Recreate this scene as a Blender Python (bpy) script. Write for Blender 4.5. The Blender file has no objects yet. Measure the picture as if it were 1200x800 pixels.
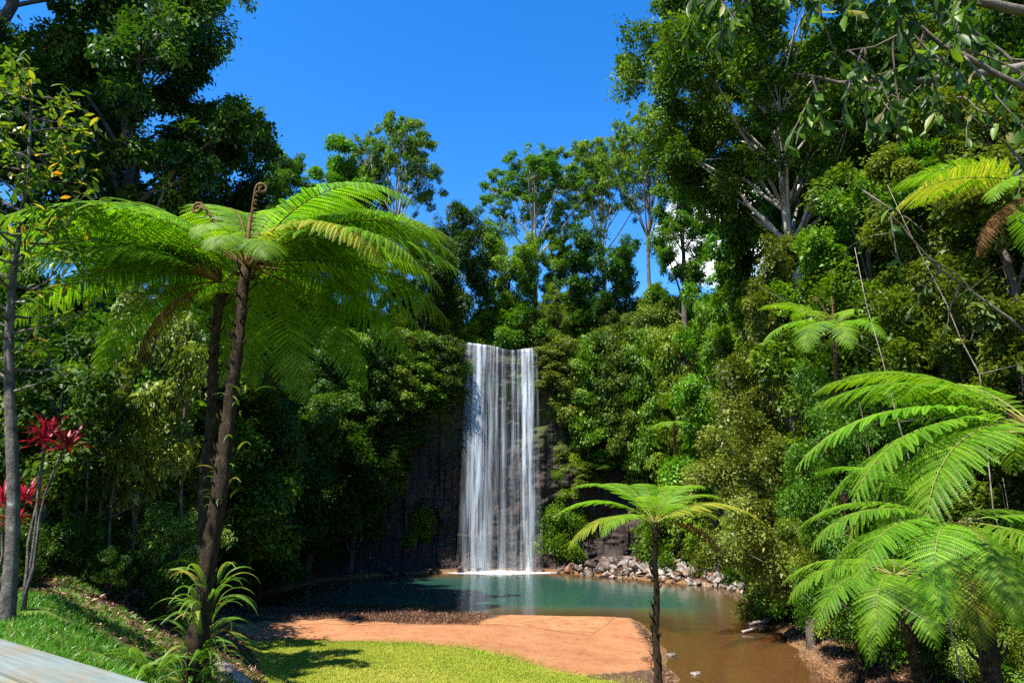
import bpy, math, random
import numpy as np
from mathutils import Vector, Matrix, Euler

R = math.radians
SC = bpy.context.scene
COL = SC.collection
rng = np.random.default_rng(7)

# ------------------------------------------------------------------ camera
FPX = 800.0                       # focal length in photo pixels (1200 wide)
PITCH = R(13.36)
CAMZ = 5.3
cp, sp = math.cos(PITCH), math.sin(PITCH)

def P(px, py, Y):
    """world point seen at photo pixel (px,py) at depth Y"""
    xc, yc = (px - 600) / FPX, (400 - py) / FPX
    dy, dz = cp - yc * sp, sp + yc * cp
    t = Y / dy
    return Vector((xc * t, Y, CAMZ + dz * t))

def G(px, py, z):
    """world point seen at photo pixel on the level z"""
    xc, yc = (px - 600) / FPX, (400 - py) / FPX
    dy, dz = cp - yc * sp, sp + yc * cp
    t = (z - CAMZ) / dz
    return (xc * t, dy * t)

cam = bpy.data.cameras.new('camera')
cam.sensor_width = 36.0
cam.lens = 36.0 * FPX / 1200
cam.clip_end = 2000
camo = bpy.data.objects.new('camera', cam)
camo.location = (0, 0, CAMZ)
camo.rotation_euler = (R(90) + PITCH, 0, 0)
COL.objects.link(camo)
SC.camera = camo

# ------------------------------------------------------------------ light
SUN = Vector((-0.38, -0.37, 0.85)).normalized()
elev = math.asin(SUN.z)
W = bpy.data.worlds.new('World')
SC.world = W
W.use_nodes = True
nt = W.node_tree
nt.nodes.clear()
N = nt.nodes.new
out = N('ShaderNodeOutputWorld'); bg = N('ShaderNodeBackground'); sky = N('ShaderNodeTexSky')
sky.sky_type = 'NISHITA'
sky.sun_disc = False
sky.sun_elevation = elev
sky.sun_rotation = math.atan2(SUN.x, SUN.y)
sky.altitude = 800
sky.air_density = 1.0
sky.dust_density = 0.15
sky.ozone_density = 3.0
hs = N('ShaderNodeHueSaturation'); hs.inputs['Saturation'].default_value = 1.36; hs.inputs['Hue'].default_value = 0.506
nt.links.new(sky.outputs[0], hs.inputs['Color'])
# one small cumulus low over the right-hand slope
tc = N('ShaderNodeTexCoord')
cd = P(838, 268, 100) - Vector((0, 0, CAMZ)); cd.normalize()
dt = N('ShaderNodeVectorMath'); dt.operation = 'DOT_PRODUCT'
dt.inputs[1].default_value = cd
nt.links.new(tc.outputs['Generated'], dt.inputs[0])
nz = N('ShaderNodeTexNoise'); nz.inputs['Scale'].default_value = 16; nz.inputs['Detail'].default_value = 7
nz.inputs['Roughness'].default_value = 0.6
nt.links.new(tc.outputs['Generated'], nz.inputs['Vector'])
mr = N('ShaderNodeMapRange'); mr.inputs['From Min'].default_value = math.cos(R(6.0)); mr.inputs['From Max'].default_value = 1.0
nt.links.new(dt.outputs['Value'], mr.inputs['Value'])
ad = N('ShaderNodeMath'); ad.operation = 'ADD'
nt.links.new(mr.outputs[0], ad.inputs[0]); nt.links.new(nz.outputs['Fac'], ad.inputs[1])
m2 = N('ShaderNodeMapRange'); m2.inputs['From Min'].default_value = 0.86; m2.inputs['From Max'].default_value = 1.12
nt.links.new(ad.outputs[0], m2.inputs['Value'])
mx = N('ShaderNodeMix'); mx.data_type = 'RGBA'
nt.links.new(m2.outputs[0], mx.inputs['Factor'])
nt.links.new(hs.outputs[0], mx.inputs['A'])
mx.inputs['B'].default_value = (6.5, 6.8, 7.2, 1)
nt.links.new(mx.outputs['Result'], bg.inputs['Color'])
bg.inputs['Strength'].default_value = 0.12
nt.links.new(bg.outputs[0], out.inputs[0])

sl = bpy.data.lights.new('sun', 'SUN')
sl.energy = 4.6
sl.angle = R(0.53)
sl.color = (1.0, 0.955, 0.87)
so = bpy.data.objects.new('sun', sl)
so.rotation_euler = (-SUN).to_track_quat('-Z', 'Y').to_euler()
so.location = (-40, -10, 60)
COL.objects.link(so)

SC.view_settings.view_transform = 'Standard'
SC.view_settings.look = 'None'
SC.view_settings.gamma = 1.0
SC.view_settings.exposure = 1.5
SC.render.engine = 'CYCLES'
cy = SC.cycles
cy.max_bounces = 7; cy.diffuse_bounces = 3; cy.glossy_bounces = 3
cy.transmission_bounces = 4; cy.transparent_max_bounces = 14
cy.caustics_reflective = False; cy.caustics_refractive = False
cy.sample_clamp_indirect = 4.0
cy.use_denoising = False

# ------------------------------------------------------------------ materials
def mat_new(name):
    m = bpy.data.materials.new(name)
    m.use_nodes = True
    t = m.node_tree
    t.nodes.clear()
    return m, t

def ramp(t, src, stops):
    r = t.nodes.new('ShaderNodeValToRGB')
    e = r.color_ramp.elements
    while len(e) < len(stops): e.new(0.5)
    for el, (p, c) in zip(e, stops):
        el.position = p; el.color = (*c, 1)
    if src is not None: t.links.new(src, r.inputs['Fac'])
    return r.outputs['Color']

def noise(t, scale, detail=5, rough=0.55, vec=None, kind='Object', stretch=None):
    c = t.nodes.new('ShaderNodeTexCoord')
    v = vec or c.outputs[kind]
    if stretch:
        mp = t.nodes.new('ShaderNodeMapping'); mp.inputs['Scale'].default_value = stretch
        t.links.new(v, mp.inputs['Vector']); v = mp.outputs[0]
    n = t.nodes.new('ShaderNodeTexNoise')
    n.inputs['Scale'].default_value = scale; n.inputs['Detail'].default_value = detail
    n.inputs['Roughness'].default_value = rough
    t.links.new(v, n.inputs['Vector'])
    return n.outputs['Fac']

def mathn(t, op, a, b=None, clamp=False):
    n = t.nodes.new('ShaderNodeMath'); n.operation = op; n.use_clamp = clamp
    for k, s in enumerate((a, b)):
        if s is None: continue
        if isinstance(s, (int, float)): n.inputs[k].default_value = s
        else: t.links.new(s, n.inputs[k])
    return n.outputs[0]

def mixc(t, f, a, b, mode='MIX'):
    n = t.nodes.new('ShaderNodeMix'); n.data_type = 'RGBA'; n.blend_type = mode
    for key, s in (('Factor', f), ('A', a), ('B', b)):
        if isinstance(s, (int, float)): n.inputs[key].default_value = s
        elif isinstance(s, tuple): n.inputs[key].default_value = (*s, 1)
        else: t.links.new(s, n.inputs[key])
    return n.outputs['Result']

def maprange(t, v, a, b, c=0.0, d=1.0):
    n = t.nodes.new('ShaderNodeMapRange')
    n.inputs['From Min'].default_value = a; n.inputs['From Max'].default_value = b
    n.inputs['To Min'].default_value = c; n.inputs['To Max'].default_value = d
    t.links.new(v, n.inputs['Value'])
    return n.outputs[0]

def attr(t, name):
    n = t.nodes.new('ShaderNodeAttribute'); n.attribute_name = name
    return n.outputs['Fac']

def bump(t, h, strength=0.5, dist=0.05):
    b = t.nodes.new('ShaderNodeBump'); b.inputs['Strength'].default_value = strength
    b.inputs['Distance'].default_value = dist
    t.links.new(h, b.inputs['Height'])
    return b.outputs[0]

def finish(t, bsdf):
    o = t.nodes.new('ShaderNodeOutputMaterial'); t.links.new(bsdf, o.inputs['Surface'])

def principled(t, color, rough=0.8, spec=0.3, normal=None):
    b = t.nodes.new('ShaderNodeBsdfPrincipled')
    if isinstance(color, tuple): b.inputs['Base Color'].default_value = (*color, 1)
    else: t.links.new(color, b.inputs['Base Color'])
    if isinstance(rough, (int, float)): b.inputs['Roughness'].default_value = rough
    else: t.links.new(rough, b.inputs['Roughness'])
    b.inputs['Specular IOR Level'].default_value = spec
    if normal is not None: t.links.new(normal, b.inputs['Normal'])
    return b.outputs[0]

def leaf_mat(name, stops, trans=0.35, rough=0.42, spec=0.45, tcol=1.5, var=0.5):
    m, t = mat_new(name)
    c = ramp(t, attr(t, 'tint'), stops)
    oi = t.nodes.new('ShaderNodeObjectInfo')
    h = t.nodes.new('ShaderNodeHueSaturation')
    t.links.new(c, h.inputs['Color'])
    t.links.new(maprange(t, oi.outputs['Random'], 0, 1, 1 - var / 2, 1 + var / 2), h.inputs['Value'])
    r2 = mathn(t, 'FRACT', mathn(t, 'MULTIPLY', oi.outputs['Random'], 7.31))
    t.links.new(maprange(t, r2, 0, 1, 0.5 - 0.03 * var, 0.5 + 0.03 * var), h.inputs['Hue'])
    c = h.outputs[0]
    p = principled(t, c, rough, spec)
    tr = t.nodes.new('ShaderNodeBsdfTranslucent')
    b2 = mixc(t, 1.0, c, (tcol, tcol * 0.98, tcol * 0.5), 'MULTIPLY')
    t.links.new(b2, tr.inputs['Color'])
    mixs = t.nodes.new('ShaderNodeMixShader'); mixs.inputs[0].default_value = trans
    t.links.new(p, mixs.inputs[1]); t.links.new(tr.outputs[0], mixs.inputs[2])
    finish(t, mixs.outputs[0])
    return m

M = {}
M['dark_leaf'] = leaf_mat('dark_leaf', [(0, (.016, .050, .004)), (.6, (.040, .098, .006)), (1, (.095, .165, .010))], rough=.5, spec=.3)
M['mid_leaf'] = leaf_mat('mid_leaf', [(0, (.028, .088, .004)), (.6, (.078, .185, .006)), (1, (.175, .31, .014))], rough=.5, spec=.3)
M['bright_leaf'] = leaf_mat('bright_leaf', [(0, (.055, .135, .004)), (.6, (.120, .225, .006)), (1, (.22, .32, .014))], trans=0.4, rough=.5, spec=.3)
M['olive_leaf'] = leaf_mat('olive_leaf', [(0, (.050, .082, .008)), (.55, (.105, .170, .010)), (.88, (.20, .265, .022)), (1, (.28, .26, .04))], rough=.5, spec=.3)
M['pale_leaf'] = leaf_mat('pale_leaf', [(0, (.055, .100, .010)), (.6, (.135, .200, .020)), (1, (.30, .34, .07))], trans=0.3, rough=.45, spec=.35)
M['gum_leaf'] = leaf_mat('gum_leaf', [(0, (.028, .085, .006)), (.6, (.080, .170, .008)), (.93, (.15, .21, .018)), (1, (.26, .16, .04))], rough=.5, spec=.3)
M['yellowing_leaf'] = leaf_mat('yellowing_leaf', [(0, (.035, .09, .008)), (.5, (.085, .16, .012)), (.72, (.24, .26, .015)), (.9, (.38, .30, .02)), (1, (.42, .17, .02))], trans=0.4)
M['big_leaf'] = leaf_mat('big_leaf', [(0, (.015, .045, .006)), (.5, (.045, .105, .010)), (.9, (.13, .24, .015)), (1, (.30, .28, .10))], trans=0.48, rough=.42, spec=.28, var=0)
M['fern_leaf'] = leaf_mat('fern_leaf', [(0, (.075, .195, .005)), (.5, (.125, .285, .007)), (1, (.20, .37, .014))], trans=0.52, rough=.5, spec=.3, tcol=1.6, var=0.3)
M['old_fern_leaf'] = leaf_mat('old_fern_leaf', [(0, (.12, .20, .010)), (.5, (.24, .29, .015)), (1, (.36, .33, .03))], trans=0.48, rough=.5, spec=.3, var=0.3)
M['dead_fern_leaf'] = leaf_mat('dead_fern_leaf', [(0, (.08, .03, .012)), (.6, (.16, .065, .025)), (1, (.30, .15, .06))], trans=0.3, rough=.7, spec=.1)
M['red_leaf'] = leaf_mat('red_leaf', [(0, (.10, .004, .012)), (.5, (.30, .008, .035)), (1, (.52, .03, .09))], trans=0.45, rough=.4, var=0.1, tcol=1.3)
M['strap_leaf'] = leaf_mat('strap_leaf', [(0, (.055, .15, .010)), (.6, (.13, .26, .02)), (.85, (.28, .33, .05)), (1, (.30, .19, .07))], trans=0.4, var=0.1)
M['grass_blade'] = leaf_mat('grass_blade', [(0, (.045, .15, .010)), (.6, (.085, .24, .012)), (.9, (.16, .30, .025)), (1, (.34, .27, .10))], trans=0.35, var=0)
M['lawn_blade'] = leaf_mat('lawn_blade', [(0, (.13, .20, .014)), (.55, (.25, .30, .024)), (.9, (.34, .34, .045)), (1, (.42, .33, .11))], trans=0.25, rough=.6, spec=.2, var=0)
M['litter'] = leaf_mat('litter', [(0, (.04, .020, .012)), (.5, (.12, .06, .035)), (.85, (.25, .14, .085)), (1, (.40, .30, .22))], trans=0.1, rough=.8, spec=.15, var=0)
M['dry_grass'] = leaf_mat('dry_grass', [(0, (.12, .055, .03)), (.5, (.28, .15, .085)), (1, (.45, .30, .18))], trans=0.2, rough=.8, spec=.1, var=0)

def bark_mat(name, a, b, c=None, scale=6, stretch=(1, 1, .25), bs=.7):
    m, t = mat_new(name)
    n = noise(t, scale, 6, .65, stretch=stretch)
    st = [(.35, a), (.62, b)] + ([(.75, c)] if c else [])
    col = ramp(t, n, st)
    finish(t, principled(t, col, .85, .2, bump(t, noise(t, scale * 3, 5, .7, stretch=stretch), bs, .04)))
    return m

M['bark'] = bark_mat('bark', (.055, .042, .032), (.15, .125, .10), (.22, .20, .17))
M['pale_bark'] = bark_mat('pale_bark', (.20, .18, .15), (.42, .39, .34), (.55, .53, .49), 5)
M['grey_bark'] = bark_mat('grey_bark', (.045, .038, .03), (.15, .13, .105), (.40, .39, .35), 7, (1, 1, .7), 1.0)
M['fern_bark'] = bark_mat('fern_bark', (.012, .007, .004), (.050, .030, .014), (.12, .10, .04), 11, (1, 1, .5), 1.0)
M['stalk'] = bark_mat('stalk', (.09, .045, .018), (.17, .10, .035), None, 8)
M['green_stalk'] = bark_mat('green_stalk', (.11, .15, .025), (.24, .21, .05), None, 8)
M['dead_wood'] = bark_mat('dead_wood', (.16, .12, .09), (.38, .31, .25), (.5, .44, .38), 7, (1, 1, 1))

# ------------------------------------------------------------------ mesh helpers
class MB:
    def __init__(s): s.v = []; s.f = []; s.t = []; s.n = 0
    def add(s, verts, faces, tint=0.5):
        verts = np.asarray(verts, float)
        s.v.append(verts)
        for fa in faces: s.f.append(np.asarray(fa) + s.n)
        s.t.append(np.full(len(faces), tint) if np.isscalar(tint) else np.asarray(tint))
        s.n += len(verts)
    def tube(s, pts, rad, sides=7, rough=0.0, cap=True, r=None):
        pts = [Vector(p) for p in pts]; k = len(pts)
        if np.isscalar(rad): rad = [rad] * k
        vs = []
        up = Vector((0.12, 0.9, 0.31))
        for i, p in enumerate(pts):
            tg = (pts[min(i + 1, k - 1)] - pts[max(i - 1, 0)])
            if tg.length < 1e-9: tg = Vector((0, 0, 1))
            tg.normalize()
            a = tg.cross(up)
            if a.length < .05: a = tg.cross(Vector((1, 0, 0)))
            a.normalize(); b = tg.cross(a)
            for j in range(sides):
                th = 2 * math.pi * j / sides
                q = rad[i] * (1 + (rough * (r.random() * 2 - 1) if r is not None else 0))
                vs.append(p + a * math.cos(th) * q + b * math.sin(th) * q)
        fs = []
        for i in range(k - 1):
            for j in range(sides):
                j2 = (j + 1) % sides
                fs.append((i * sides + j, i * sides + j2, (i + 1) * sides + j2, (i + 1) * sides + j))
        if cap:
            fs.append(tuple(range(sides))[::-1]); fs.append(tuple(range((k - 1) * sides, k * sides)))
        s.add(np.array([tuple(q) for q in vs]), fs)
    def mesh(s, name, mat, smooth=True):
        me = bpy.data.meshes.new(name)
        V = np.concatenate(s.v) if s.v else np.zeros((0, 3))
        me.from_pydata(V.tolist(), [], [f.tolist() for f in s.f])
        me.materials.append(mat)
        if smooth: me.polygons.foreach_set('use_smooth', np.ones(len(me.polygons), bool))
        if s.t:
            a = me.attributes.new('tint', 'FLOAT', 'FACE')
            a.data.foreach_set('value', np.concatenate(s.t).astype(np.float32))
        me.update()
        return me

def quad_mesh(name, V, tint, mat, smooth=False):
    """V: (4n,3) array of separate quads"""
    n = len(V) // 4
    me = bpy.data.meshes.new(name)
    me.vertices.add(4 * n); me.loops.add(4 * n); me.polygons.add(n)
    me.vertices.foreach_set('co', np.ascontiguousarray(V, np.float32).ravel())
    me.loops.foreach_set('vertex_index', np.arange(4 * n, dtype=np.int32))
    me.polygons.foreach_set('loop_start', np.arange(0, 4 * n, 4, dtype=np.int32))
    me.polygons.foreach_set('loop_total', np.full(n, 4, dtype=np.int32))
    a = me.attributes.new('tint', 'FLOAT', 'FACE')
    a.data.foreach_set('value', np.asarray(tint, np.float32))
    me.materials.append(mat)
    me.update(calc_edges=True)
    return me

def unit(a):
    return a / np.maximum(np.linalg.norm(a, axis=-1, keepdims=True), 1e-9)

def leaf_quads(pos, axis, nrm, L, Wd, fold=.18, curl=.12):
    axis = unit(axis)
    side = unit(np.cross(axis, nrm)); nrm = np.cross(side, axis)
    L = np.broadcast_to(L, (len(pos),))[:, None]; Wd = np.broadcast_to(Wd, (len(pos),))[:, None]
    V = np.empty((len(pos), 4, 3))
    V[:, 0] = pos
    V[:, 1] = pos + axis * L * .45 + side * Wd * .5 + nrm * Wd * fold
    V[:, 2] = pos + axis * L - nrm * L * curl
    V[:, 3] = pos + axis * L * .45 - side * Wd * .5 + nrm * Wd * fold
    return V.reshape(-1, 3)

def rnd_unit(r, n):
    return unit(r.normal(size=(n, 3)))

def clump_leaves(r, C, rad, n, L, asp=.5, flat=.7, up=.7, droop=.3, hollow=.5):
    """n leaves spread through clumps C (m,3) of radius rad (m,)"""
    m = len(C)
    w = rad ** 2; idx = r.choice(m, n, p=w / w.sum())
    d = rnd_unit(r, n)
    rr = rad[idx] * np.clip(hollow + (1 - hollow) * r.random(n) ** .5 + .22 * np.abs(r.normal(size=n)) * (r.random(n) < .5), 0, 2.0)
    ca = r.uniform(0, 6.28, m); st = r.uniform(.65, 1.5, m); tl = r.normal(size=(m, 2)) * .35
    ox, oy, oz = d[:, 0], d[:, 1] * st[idx], d[:, 2] * flat * np.sqrt(st[idx])
    ux = ox * np.cos(ca[idx]) - oy * np.sin(ca[idx]); uy = ox * np.sin(ca[idx]) + oy * np.cos(ca[idx])
    off = np.stack([ux, uy, oz + ux * tl[idx, 0] + uy * tl[idx, 1]], -1) * rr[:, None]
    pos = C[idx] + off
    nrm = unit(d * .55 + np.array([0, 0, up]) + r.normal(size=(n, 3)) * .38)
    ax = unit(np.cross(nrm, rnd_unit(r, n)) + d * .5 + np.array([0, 0, -droop]))
    LL = L * np.clip(np.exp(r.normal(size=n) * .32) * .92, .4, 1.9)
    V = leaf_quads(pos, ax, nrm, LL, LL * asp * r.uniform(.8, 1.2, n))
    ct = r.random(m)
    tint = np.clip(.45 * ct[idx] + .55 * r.random(n), 0, 1)
    return V, tint

def new_obj(name, me, parent=None, loc=(0, 0, 0), rot=(0, 0, 0), scale=(1, 1, 1)):
    o = bpy.data.objects.new(name, me)
    o.location = loc; o.rotation_euler = rot; o.scale = scale
    COL.objects.link(o)
    if parent is not None: o.parent = parent
    return o

def tag(o, label=None, cat=None, group=None, kind=None):
    for k, v in (('label', label), ('category', cat), ('group', group), ('kind', kind)):
        if v: o[k] = v
    return o

def root(name, loc, label, cat, group=None, rotz=0, scale=(1, 1, 1)):
    o = bpy.data.objects.new(name, None)
    o.empty_display_size = .2
    o.location = loc; o.rotation_euler = (0, 0, rotz); o.scale = scale
    COL.objects.link(o)
    return tag(o, label, cat, group)

# ------------------------------------------------------------------ terrain
def sdpoly(X, Y, poly):
    """signed distance, negative inside"""
    X = np.asarray(X, float); Y = np.asarray(Y, float)
    d = np.full(X.shape, 1e18); inside = np.zeros(X.shape, bool)
    k = len(poly)
    for i in range(k):
        ax, ay = poly[i]; bx, by = poly[(i + 1) % k]
        ex, ey = bx - ax, by - ay
        t = np.clip(((X - ax) * ex + (Y - ay) * ey) / (ex * ex + ey * ey + 1e-12), 0, 1)
        d = np.minimum(d, (X - ax - t * ex) ** 2 + (Y - ay - t * ey) ** 2)
        c = ((ay > Y) != (by > Y)) & (X < (bx - ax) * (Y - ay) / (by - ay + 1e-12) + ax)
        inside ^= c
    d = np.sqrt(d)
    return np.where(inside, -d, d)

def sstep(a, b, x):
    t = np.clip((x - a) / (b - a), 0, 1)
    return t * t * (3 - 2 * t)

def vnoise(X, Y, s, seed):
    """cheap smooth 2-D value noise in [-1,1]"""
    X = np.asarray(X, float) / s; Y = np.asarray(Y, float) / s
    xi = np.floor(X).astype(int); yi = np.floor(Y).astype(int)
    fx = X - xi; fy = Y - yi
    fx = fx * fx * (3 - 2 * fx); fy = fy * fy * (3 - 2 * fy)
    def h(a, b):
        q = np.sin(a * 127.1 + b * 311.7 + seed * 74.7) * 43758.5453
        return (q - np.floor(q)) * 2 - 1
    return (h(xi, yi) * (1 - fx) + h(xi + 1, yi) * fx) * (1 - fy) + (h(xi, yi + 1) * (1 - fx) + h(xi + 1, yi + 1) * fx) * fy

POOL = [(-13.6, 37.5), (-14.8, 43), (-13.5, 50), (-9.5, 54.8), (-3, 57.5), (4, 57.0), (8.5, 52.5), (14.2, 46.8), (13.4, 39), (11.2, 30.5), (10.3, 25), (9.4, 20),
        (7.2, 15), (5.4, 9), (4.7, 2), (4.3, 2), (4.5, 9), (4.5, 15), (4.45, 17.5), (4.75, 20.5), (5.3, 23.2), (5.25, 25), (5.9, 29), (5.75, 33.8), (0.2, 34.6), (-6.5, 36.0)]
def Yc(X): return 58.8 - 0.022 * (np.asarray(X, float) - .5) ** 2
def xleft(Y): return np.interp(Y, [0, 12, 22, 33, 45, 55], [14, 10.5, 11.5, 13.5, 15.5, 13.5])
def xright(Y): return np.interp(Y, [0, 12, 20, 29, 46, 55], [10, 10.5, 11.0, 13.0, 15.8, 13.5])

def TZ(X, Y):
    X = np.asarray(X, float); Y = np.asarray(Y, float)
    sd = sdpoly(X, Y, POOL) + .18 * vnoise(X, Y, 1.3, 3)
    shore = np.where(sd < 0, np.maximum(sd * .28, -2.2), .22 * sstep(0, .5, sd) + .62 * sstep(.4, 9, sd) + .12 * sstep(.3, 1.2, sd) * sstep(26, 22, Y))
    Ye = Y - 1.8 * np.maximum(0, -3 - X)
    hill = np.clip(3.7 - .275 * (Ye - 4), -3.0, 3.75)
    hill = np.where((sd < .6) & (hill > 0), hill * sstep(-.6, .6, sd) - 3 * sstep(.2, -1.2, sd), hill)
    z = np.maximum(shore, hill)
    dl = np.maximum(0, -X - xleft(Y)); wl = .35 * np.minimum(dl, 4) + 1.05 * np.maximum(dl - 4, 0)
    dr = np.maximum(0, X - xright(Y)); wr = .35 * np.minimum(dr, 1.6) + 1.45 * np.maximum(dr - 1.6, 0)
    wl *= sstep(2, 14, Y); wr *= sstep(0, 14, Y)
    z = z + np.minimum(wl, 17) + np.minimum(wr, 18)
    yc = Yc(X)
    pk = sstep(.6, 2.3, Y - yc)
    plate = (18.3 + .10 * np.maximum(0, Y - 60) + .5 * vnoise(X, Y, 5, 9)) * pk - 4 * (1 - pk)
    z = np.maximum(z, plate)
    rough = sstep(.6, 3, sd)
    z = z + rough * (.10 * vnoise(X, Y, 1.7, 1) + .04 * vnoise(X, Y, .6, 2)) * np.where((X > -6) & (X < 5) & (Y > 12) & (Y < 34), .15, 1)
    return z

def tz(x, y): return float(TZ(np.array([x]), np.array([y]))[0])

SAND = [G(*p, .55) for p in ((262, 740), (420, 734), (540, 729), (575, 716), (602, 708), (737, 707), (752, 738), (776, 770), (742, 778), (660, 790), (560, 770), (420, 764), (262, 764))]
LAWN = [(-7.2, 20.5)] + [G(*p, .85) for p in ((262, 757), (420, 754), (560, 758), (660, 774), (742, 780))] + [(3.6, 16), (3.2, 9), (-3, 9), (-4.6, 14.5)]
BANKG = [(-16, -3), (-15, 11.6), (-10, 12.6), (-8.2, 12.4), (-7.0, 11.6), (-6.0, 11.3), (-5.0, 11.9), (-4.2, 12.6), (-3.2, 12), (3.4, 10), (9, 4), (9, -3)]

def axis_coords(lo, hi, f0, f1, fine, grow=1.18):
    a = list(np.arange(f0, f1 + 1e-6, fine)); s = fine
    while a[-1] < hi: s = min(s * grow, 12); a.append(a[-1] + s)
    s = fine
    while a[0] > lo: s = min(s * grow, 12); a.insert(0, a[0] - s)
    return np.array(a)

xs = axis_coords(-160, 160, -15, 14, .22)
ys = np.unique(np.concatenate([axis_coords(-40, 40, 3, 37, .22), np.arange(40, 66, .5), axis_coords(66, 260, 66, 67, .8)[2:]]))
ys = ys[np.concatenate([[True], np.diff(ys) > .05])]
XX, YY = np.meshgrid(xs, ys)
ZZ = TZ(XX, YY)
nx, ny = len(xs), len(ys)
me = bpy.data.meshes.new('ground')
q = np.arange(nx * ny).reshape(ny, nx)
F = np.stack([q[:-1, :-1], q[:-1, 1:], q[1:, 1:], q[1:, :-1]], -1).reshape(-1, 4)
me.from_pydata(np.stack([XX, YY, ZZ], -1).reshape(-1, 3).tolist(), [], F.tolist())
me.polygons.foreach_set('use_smooth', np.ones(len(me.polygons), bool))
for nm, arr in (('sand', sdpoly(XX, YY, SAND)), ('lawn', sdpoly(XX, YY, LAWN)), ('bank', sdpoly(XX, YY, BANKG)), ('shore', sdpoly(XX, YY, POOL))):
    a = me.attributes.new(nm, 'FLOAT', 'POINT'); a.data.foreach_set('value', arr.ravel().astype(np.float32))
m, t = mat_new('ground')
nA = noise(t, .9, 7, .68); nB = noise(t, 6, 6, .7); nC = noise(t, 30, 4, .6)
wob = mathn(t, 'MULTIPLY', mathn(t, 'SUBTRACT', noise(t, 2.2, 6, .7), .5), 1.1)
soil = ramp(t, nB, [(.3, (.030, .017, .011)), (.5, (.085, .046, .028)), (.7, (.16, .095, .06))])
sandc = ramp(t, mathn(t, 'ADD', mathn(t, 'MULTIPLY', nA, .5), mathn(t, 'ADD', mathn(t, 'MULTIPLY', nC, .25), mathn(t, 'MULTIPLY', nB, .25))), [(.33, (.17, .066, .028)), (.46, (.28, .118, .050)), (.58, (.34, .165, .078)), (.7, (.22, .09, .04))])
lawnc = ramp(t, nB, [(.35, (.16, .20, .020)), (.55, (.25, .28, .030)), (.72, (.33, .28, .08))])
bankc = ramp(t, nB, [(.35, (.05, .10, .012)), (.6, (.10, .17, .02)), (.75, (.22, .13, .06))])
mudc = ramp(t, nB, [(.3, (.10, .055, .022)), (.6, (.19, .105, .045)), (.8, (.25, .16, .08))])
def zone(name, soft=.12, k=1.0, off=0.0):
    return maprange(t, mathn(t, 'ADD', attr(t, name), mathn(t, 'MULTIPLY', wob, k)), off + soft, off - soft)
c = mixc(t, zone('bank', .3), soil, bankc)
c = mixc(t, zone('sand', .10, 1.1), c, sandc)
c = mixc(t, zone('lawn', .10, .9), c, lawnc)
c = mixc(t, maprange(t, mathn(t, 'ADD', attr(t, 'shore'), wob), .75, .05), c, mudc)
finish(t, principled(t, c, .9, .15, bump(t, mathn(t, 'ADD', nB, mathn(t, 'MULTIPLY', nC, .4)), .7, .06)))
me.materials.append(m)
tag(new_obj('ground', me), kind='structure')

# ------------------------------------------------------------------ water
wx = np.arange(-17, 17.01, .4); wy = np.arange(2, 60, .4)
XX, YY = np.meshgrid(wx, wy)
dep = -TZ(XX, YY)
nx, ny = len(wx), len(wy)
q = np.arange(nx * ny).reshape(ny, nx)
keep = (np.maximum.reduce([dep[:-1, :-1], dep[:-1, 1:], dep[1:, 1:], dep[1:, :-1]]) > -.35)
F = np.stack([q[:-1, :-1], q[:-1, 1:], q[1:, 1:], q[1:, :-1]], -1)[keep]
me = bpy.data.meshes.new('pool_water')
me.from_pydata(np.stack([XX, YY, 0 * XX], -1).reshape(-1, 3).tolist(), [], F.tolist())
a = me.attributes.new('depth', 'FLOAT', 'POINT'); a.data.foreach_set('value', dep.ravel().astype(np.float32))
a = me.attributes.new('far', 'FLOAT', 'POINT'); a.data.foreach_set('value', YY.ravel().astype(np.float32))
m, t = mat_new('pool_water')
dpt = attr(t, 'depth')
deep = mathn(t, 'MULTIPLY', maprange(t, dpt, .15, 1.9), maprange(t, mathn(t, 'ADD', attr(t, 'far'), mathn(t, 'MULTIPLY', noise(t, .35, 3), 6)), 33, 42))
body = ramp(t, deep, [(0, (.15, .085, .036)), (.35, (.075, .080, .040)), (.6, (.026, .072, .050)), (1, (.018, .064, .048))])
df = t.nodes.new('ShaderNodeBsdfDiffuse'); t.links.new(body, df.inputs['Color'])
tp = t.nodes.new('ShaderNodeBsdfTransparent'); tp.inputs['Color'].default_value = (.72, .55, .32, 1)
s1 = t.nodes.new('ShaderNodeMixShader')
t.links.new(maprange(t, deep, 0, .5, .30, 1.0), s1.inputs[0]); t.links.new(tp.outputs[0], s1.inputs[1]); t.links.new(df.outputs[0], s1.inputs[2])
gl = t.nodes.new('ShaderNodeBsdfGlossy'); gl.inputs['Roughness'].default_value = .09
bn = bump(t, mathn(t, 'ADD', noise(t, 1.6, 4, .6, stretch=(1, .55, 1)), mathn(t, 'MULTIPLY', noise(t, 7, 3, .6, stretch=(1, .5, 1)), .25)), .35, .05)
t.links.new(bn, gl.inputs['Normal'])
fr = t.nodes.new('ShaderNodeFresnel'); fr.inputs['IOR'].default_value = 1.33; t.links.new(bn, fr.inputs['Normal'])
s2 = t.nodes.new('ShaderNodeMixShader')
t.links.new(fr.outputs[0], s2.inputs[0]); t.links.new(s1.outputs[0], s2.inputs[1]); t.links.new(gl.outputs[0], s2.inputs[2])
finish(t, s2.outputs[0])
me.materials.append(m)
tag(new_obj('pool_water', me), kind='structure')

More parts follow.
